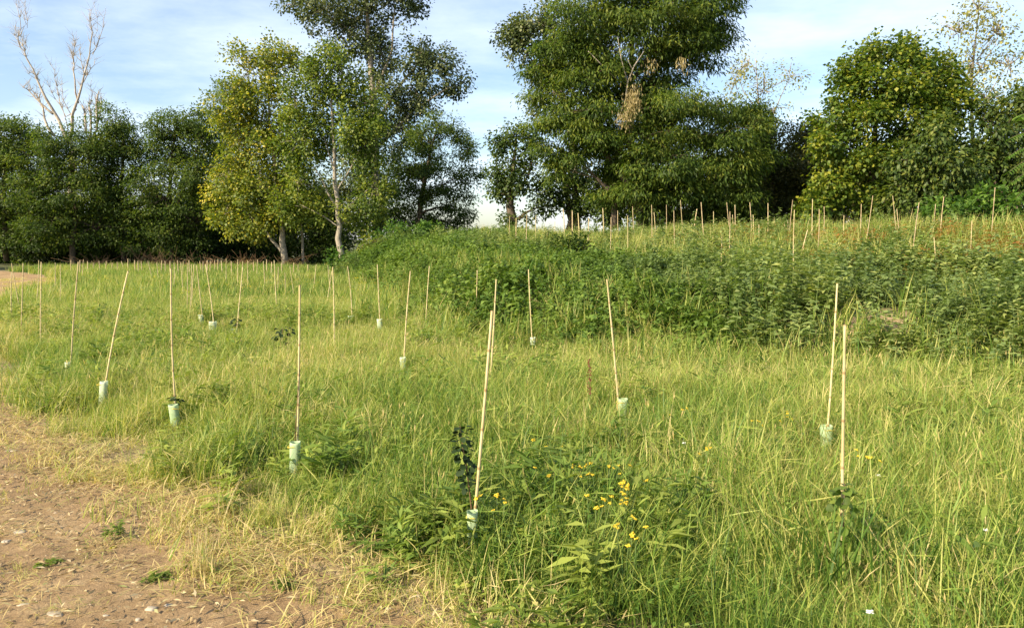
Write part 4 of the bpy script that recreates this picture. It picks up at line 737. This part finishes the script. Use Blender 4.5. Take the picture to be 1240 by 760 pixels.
row([(984, 241, 984, 283), (992, 253, 990, 292), (998, 250, 997, 277), (1022, 261, 1022, 280), (1043, 247, 1042, 278), (1057, 237, 1049, 286)], 'on the crest before the bright green bushy tree', MC, True)
row([(1081, 237, 1085, 278), (1086, 253, 1088, 276), (1113, 245, 1105, 310), (1133, 247, 1131, 270), (1143, 238, 1140, 277), (1131, 287, 1133, 320), (1177, 267, 1176, 296), (1196, 240, 1204, 264), (1205, 227, 1201, 280), (1217, 233, 1221, 264)], 'on the crest before the drooping trees', MC, True)

# ------------------------------------------------------------------ saplings
def round_leaf(mb_rnd=.5):
    mb = MB(); th = np.linspace(0, 2*math.pi, 11)[:-1]; x = .5+.5*np.cos(th); y = .42*np.sin(th)*(1-.25*(x-.5)); z = .16*np.abs(y)-.18*x**2
    v = np.vstack([np.stack([x, y, z], 1), [[.5, 0, -.06]]]); f = [[i, (i+1) % 10, 10] for i in range(10)]
    mb.add(v, None, f, mb_rnd); return mb
def sapling(label, path, leafs, mat, Y, stem_r=.005, name='sapling', size=(.035, .055)):
    p = np.array([P(u, v, Y) for u, v in path]); gz = float(terrain(p[0][0], Y)); p = np.vstack([[p[0][0], Y, gz-.02], p]); O = np.array([p[0][0], Y, gz])
    root = thing(name, O, label, 'sapling', None); tb = MB(); tb.tube(p-O, np.linspace(stem_r, stem_r*.4, len(p)), 6); link('stem', tb.mesh('stem', M_stem, True), root)
    mes = [round_leaf(r).mesh('leaf', mat, True) for r in (.1, .35, .6, .9)]
    for k in range(leafs[0]):
        t = leafs[1]+(1-leafs[1])*k/leafs[0]; i = min(int(t*(len(p)-1)), len(p)-2); f = t*(len(p)-1)-i; c = p[i]+(p[i+1]-p[i])*f
        o = link('leaf', mes[rng.integers(4)], root); a = k*2.4+rng.normal(0, .3); s = U(*size, 1)[0]
        o.location = c-O+np.array([math.cos(a), math.sin(a), 0])*leafs[2]*U(.2, 1, 1)[0]*(1.0 if len(leafs) < 4 else min(1, leafs[3]*(1.1-t))); o.rotation_euler = (rng.normal(0, .45), rng.normal(.15, .45), a); o.scale = (s, s, s)
    return root
Yn = roots[0][1][1]
sapling('dark green round leafed sapling beside the nearest leaning cane', [(571, 615), (568, 590), (565, 565), (561, 545), (557, 515)], (90, .40, .04), M_darksap, Yn+.03, size=(.024, .042))
Y5 = roots[4][1][1]
sapling('leafy green sapling growing up the stout straight cane', [(1020, 690), (1021, 650), (1022, 615), (1023, 585)], (90, .12, .15, 1.3), M_sap, Y5-.09, size=(.036, .058))
Y6 = roots[5][1][1]
sapling('thin reddish stemmed sapling rising from the tall pale green guard', [(357, 535), (359, 500), (361, 470), (363, 440)], (26, .3, .05), M_sap, Y6+.03, .004, size=(.018, .032))
Y7 = roots[6][1][1]
sapling('tiny brownish sapling showing above the square green guard', [(214, 492), (213, 484), (212, 478)], (16, .5, .05), M_darksap, Y7+.03, .004, size=(.022, .04))
Yk = roots[18][1][1]
sapling('small dark sapling above the guard before the yellow poplar', [(286, 398), (286, 390), (286, 383)], (18, .45, .07), M_darksap, Yk+.03, .006, size=(.05, .08))
g = G(340, 408, .3); sapling('dark bushy seedling alone in the middle of the meadow', [(340, 412), (342, 402), (343, 396)], (34, .2, .13), M_darksap, g[1], .006, size=(.045, .07))

# reed tuft on top of a cane
b = P(640, 408, roots[30][1][1]+.05); O = np.array([b[0], b[1], float(terrain(b[0], b[1]))]); root = thing('reed_shoot', O, 'tall reed shoot spreading its leaves at the top of a cane', 'reed'); tp = P(640, 326, b[1])-O
mb = MB(); mb.tube(np.array([[0, 0, -.03], tp*.5+[.01, 0, 0], tp]), [.006, .005, .003], 5); link('stem', mb.mesh('stem', M_gstem, True), root)
mb = MB(); n = 11; bl = np.tile(tp-[0, 0, .06], (n, 1)); mb.blades(bl, U(0, 6.283, n), U(.2, .34, n), np.full(n, .016), U(.1, .5, n), U(0, .5, n), U(.3, .7, n)); link('blade_tuft', mb.mesh('blade_tuft', M_elder), root)

# yellow flowers
def bloom_mesh():
    mb = MB(); k = 12; th = np.arange(k)*2*math.pi/k
    for a in range(9):
        c = np.array([.018*math.cos(a*2.4)*math.sqrt(a/9), .018*math.sin(a*2.4)*math.sqrt(a/9), .003*math.sin(a)]); r = .008
        mb.add(np.vstack([np.stack([c[0]+r*np.cos(th), c[1]+r*np.sin(th), np.full(k, c[2])], 1), [c+[0, 0, .005]], [c-[0, 0, .006]]]), None, [[i, (i+1) % k, k] for i in range(k)]+[[(i+1) % k, i, k+1] for i in range(k)], rng.uniform())
    return mb.mesh('bloom', M_bl, True)
M_bl = leaf_mat('yellow_bloom', [(0, (.66, .46, .03)), (1, (.80, .66, .08))], trans=.25)
BL = [bloom_mesh() for _ in range(3)]
FL = [(662, 570, 'yellow flower at the near left of the yellow patch'), (672, 541, 'pair of yellow blooms highest above the yellow patch'), (690, 563, 'wide yellow flower at the upper rim of the yellow patch'), (713, 577, 'yellow flower behind the densest yellow blooms'), (717, 564, 'broad yellow flower left of the tallest bloom'), (742, 566, 'tallest yellow bloom of the patch'), (762, 588, 'rightmost bright yellow flower of the patch'), (750, 590, 'flat yellow flower head in the densest part of the patch'), (736, 600, 'small yellow flower at the centre of the patch'), (722, 612, 'low orange yellow flower of the patch'), (757, 608, 'pale yellow flower cluster at the densest part'), (752, 632, 'lonely yellow flower below the patch'), (760, 648, 'lowest yellow flower, under the patch'), (605, 605, 'yellow flower close to the nearest leaning cane'), (918, 510, 'yellow flower beside the green guard at the mound cane'), (938, 498, 'yellow flower between the green guard and the field'), (952, 506, 'small yellow flower nearest the green guard'), (1048, 552, 'yellow flower right of the stout straight cane'), (832, 500, 'yellow flower in the open field left of the green guard'), (860, 545, 'small yellow flower in the open field')]
for u, v, lab in FL:
    g = G(u, v, .34, 14); gz = float(terrain(g[0], g[1])); root = thing('yellow_flower', (g[0], g[1], gz), lab, 'flower', 'yellow flowers in the meadow'); h = g[2]-gz
    mb = MB()
    hd = [np.array([rng.normal(0, .045), rng.normal(0, .045), h+rng.normal(0, .02)]) for _ in range(rng.integers(3, 7))]
    for q in hd: mb.tube(bend([0, 0, -.02], q, 0, .04, 5), [.003, .003, .0025, .002, .0015], 4)
    link('stem', mb.mesh('stem', M_gstem, True), root)
    for q in hd:
        o = link('bloom', BL[rng.integers(3)], root, q); o.rotation_euler = (rng.normal(-.2, .3), rng.normal(-.2, .3), U(0, 6, 1)[0]); s = U(.42, .74, 1)[0]; o.scale = (s, s, s)
M_white = solid_mat('white_petals', (.75, .75, .68), (.85, .85, .8), 9, .6, 0, trans=.2)
wm = bloom_mesh().copy(); wm.materials.clear(); wm.materials.append(M_white)
for u, v, lab in [(1063, 575, 'white flower right of the stout straight cane'), (1053, 740, 'white flower lowest below the leafy green sapling'), (1193, 641, 'white flower lying low toward the frame edge'), (1167, 462, 'white flower head below the mound foot'), (828, 536, 'small white flower in the open field')]:
    g = G(u, v, .3, 14); gz = float(terrain(g[0], g[1])); root = thing('white_flower', (g[0], g[1], gz), lab, 'flower', 'white flowers in the meadow'); h = g[2]-gz; mb = MB(); mb.tube(bend([0, 0, -.02], [0, 0, h], 0, .04, 5), .002, 4); link('stem', mb.mesh('stem', M_gstem, True), root); o = link('bloom', wm, root, (0, 0, h)); o.scale = (.7, .7, .7)

# stones on the path
def stone(u, v, w_, lab):
    g = G(u, v, .01, 14); mb = MB(); k = 10; th = np.arange(k)*2*math.pi/k; rr = w_/F*g[1]*.5*U(.7, 1.2, k); rr2 = rr*.62; asp = .6
    hgt = rr.mean()*.2
    v_ = np.vstack([np.stack([rr*np.cos(th), rr*np.sin(th)*asp, np.full(k, -.03)], 1), np.stack([rr*np.cos(th), rr*np.sin(th)*asp, hgt*U(.3, .6, k)], 1), np.stack([rr2*np.cos(th), rr2*np.sin(th)*asp, hgt*U(.9, 1.2, k)], 1), [[0, 0, hgt*1.1]]])
    j = np.arange(k); j2 = (j+1) % k
    f4 = np.vstack([np.stack([j, j2, k+j2, k+j], 1), np.stack([k+j, k+j2, 2*k+j2, 2*k+j], 1)]); f3 = np.stack([2*k+j, 2*k+j2, np.full(k, 3*k)], 1)
    mb.add(v_, f4, f3); tag(link('stone', mb.mesh('stone', M_stone), loc=(g[0], g[1], float(terrain(g[0], g[1]))+.016)), lab, 'stone', 'pale stones on the dirt path')
for q in [(25, 647, 20, 'largest pale flat stone on the dirt path'), (14, 548, 16, 'flat pale stone at the far grassy side of the path'), (109, 704, 9, 'small pale stone in the middle of the path'), (30, 736, 18, 'flat pale stone at the bottom of the path, near the frame corner'), (66, 748, 26, 'wide pale stone at the very bottom of the path'), (184, 741, 17, 'oval pale stone at the bottom of the path, beyond the others'), (168, 752, 9, 'pebble beside the oval pale stone'), (205, 736, 12, 'pale stone next to the oval pale stone, toward the grass'), (8, 658, 12, 'small pale stone beside the largest flat stone'), (128, 747, 9, 'small pale stone between the wide and the oval stone'), (470, 738, 10, 'pale stone half hidden in the grass at the end of the path')]: stone(*q)
# fine gravel
n = 2600; x = U(-6, 1, n); y = U(1.8, 8, n); m = (path_d(x, y) < 0)&(np.abs(x) < .8*y+2); x, y = x[m], y[m]; n = len(x); mb = MB(); r = .003+.011*U(0, 1, n)**4
oct_ = np.array([[1, 0, 0], [0, 1, 0], [-1, 0, 0], [0, -1, 0], [0, 0, .7], [0, 0, -.7]], float)
V = oct_[None]*U(.6, 1.2, (n, 6, 1))*r[:, None, None]+np.stack([x, y, terrain(x, y)+.022], 1)[:, None]
Fc = np.array([[0, 1, 4], [1, 2, 4], [2, 3, 4], [3, 0, 4]]); mb.add(V.reshape(-1, 3), None, (np.arange(n)[:, None, None]*6+Fc).reshape(-1, 3))
tag(link('gravel', mb.mesh('gravel', solid_mat('path_gravel', (.26, .185, .11), (.44, .345, .23), 12, .9, 0))), 'fine gravel scattered over the dirt path', kind='stuff')

n = 52000; x = U(-7, 1.5, n); y = U(1.7, 9, n); m = (path_d(x, y)+.5*(fbm(x*2, y*2, 88)-.5) < .5)&(np.abs(x) < .8*y+2)&(fbm(x*3, y*3, 87) > U(.25, .6, n)); x, y = x[m], y[m]; n = len(x); mb = MB(); a = U(0, 6.283, n)
mb.leaves(np.stack([x, y, terrain(x, y)+U(.02, .05, n)], 1), np.stack([np.cos(a), np.sin(a), U(-.15, .4, n)], 1), np.stack([U(-.7, .7, n), U(-.7, .7, n), np.ones(n)], 1), U(.012, .06, n), U(.004, .014, n), U(0, 1, n))
tag(link('plant_litter', mb.mesh('plant_litter', leaf_mat('litter', [(0, (.11, .075, .04)), (.3, (.25, .175, .09)), (.6, (.42, .32, .17)), (.85, (.58, .48, .29)), (1, (.17, .20, .06))], trans=.1))), 'dry stalks and leaf litter strewn over the dirt path', kind='stuff')
# single plants near the path
def tuft(name, u, v, n, r, h0, h1, wd, mat, lab, cat, lean=.5, curve=.5):
    g = G(u, v, 0, 14); mb = MB(); mb.blades(disc(n, r), U(0, 6.283, n), U(h0, h1, n), U(wd*.6, wd, n), U(0, lean, n), U(0, curve, n), U(0, 1, n), 4)
    return tag(link(name, mb.mesh(name, mat), loc=(g[0], g[1], float(terrain(g[0], g[1])))), lab, cat)
def leafy_weed(u, v, n, rad, h0, h1, lab):
    g = G(u, v, 0, 14); mb = v_leafy(n, rad, h0, h1, .02, .045, .5, 11, .2, .4); tag(link('green_weed', mb.mesh('green_weed', M_sap), loc=(g[0], g[1], float(terrain(g[0], g[1]))+.015)), lab, 'weed', 'green weeds in the dirt path')
tuft('dry_grass_tuft', 246, 700, 46, .05, .12, .27, .005, M_straw, 'bleached dry grass tuft standing alone at the path edge', 'grass tuft', .6, .3)
tuft('dry_grass_tuft', 270, 640, 14, .03, .22, .36, .005, M_straw, 'few tall leaning straw stems beside the bleached tuft', 'grass tuft', .5, .2)
tuft('dry_grass_tuft', 215, 655, 26, .06, .08, .18, .005, M_straw, 'low bleached tuft up the path from the tall dry one', 'grass tuft', .8, .4)
leafy_weed(140, 655, 9, .06, .05, .12, 'small green weed growing in the bare dirt path')
leafy_weed(190, 708, 8, .055, .02, .05, 'flat green weed in the path before the bleached tuft')
leafy_weed(345, 715, 7, .05, .03, .08, 'small green weed at the path end nearest the camera')
leafy_weed(60, 690, 8, .06, .01, .03, 'low faded weed between the pale stones of the path')
tuft('pale_reed', 740, 625, 3, .05, .45, .75, .010, M_sap, 'tall pale grass stems leaning below the yellow flowers', 'grass stem', .45, .2)
tuft('long_grass', 1000, 735, 60, .14, .3, .6, .013, M_elder, 'clump of long bright grass below the leafy green sapling', 'grass clump', .45, .5)
tuft('long_grass', 1090, 745, 46, .16, .3, .5, .013, M_elder, 'clump of long bright grass at the bottom, toward the frame corner', 'grass clump', .5, .5)
tuft('long_grass', 525, 655, 60, .14, .15, .3, .010, M_elder, 'low clump of dark grass beside the nearest guard', 'grass clump', .6, .5)
g = G(713, 520, .0, 12); mb = MB(); n = 90; O = np.array([g[0], g[1], float(terrain(g[0], g[1]))]); t = U(.5, 1, n); root = thing('dock_plant', O, 'reddish brown dock spike standing in the meadow', 'weed')
mb.tube(np.array([[0, 0, -.02], [.01, 0, .3], [.0, 0, .58]]), [.005, .004, .002], 5); link('stem', mb.mesh('stem', M_stem, True), root)
mb = MB(); mb.leaves(np.stack([rng.normal(0, .008, n), rng.normal(0, .008, n), t*.6], 1), np.stack([rng.normal(0, 1, n), rng.normal(0, 1, n), U(.2, 1, n)], 1), rng.normal(0, 1, (n, 3)), .020, .012, U(.3, 1, n)); link('seed_head', mb.mesh('seed_head', M_dock), root)
g = G(548, 711, .06, 8); mb = round_leaf(.95); o = tag(link('fallen_leaf', mb.mesh('fallen_leaf', leaf_mat('yellow_green_leaf', [(0, (.4, .45, .08)), (1, (.55, .58, .14))], trans=.3), True), loc=g), 'single bright yellow green leaf lying on the grass', 'leaf'); o.scale = (.085, .06, .06); o.rotation_euler = (.1, -.1, .3)
g = G(133, 664, .02, 8); o = tag(link('fallen_leaf', round_leaf(.9).mesh('fallen_leaf', M_yellowp, True), loc=g), 'yellow leaf lying beside the small green weed on the path', 'leaf'); o.scale = (.035, .03, .03); o.rotation_euler = (.2, -.2, 1)
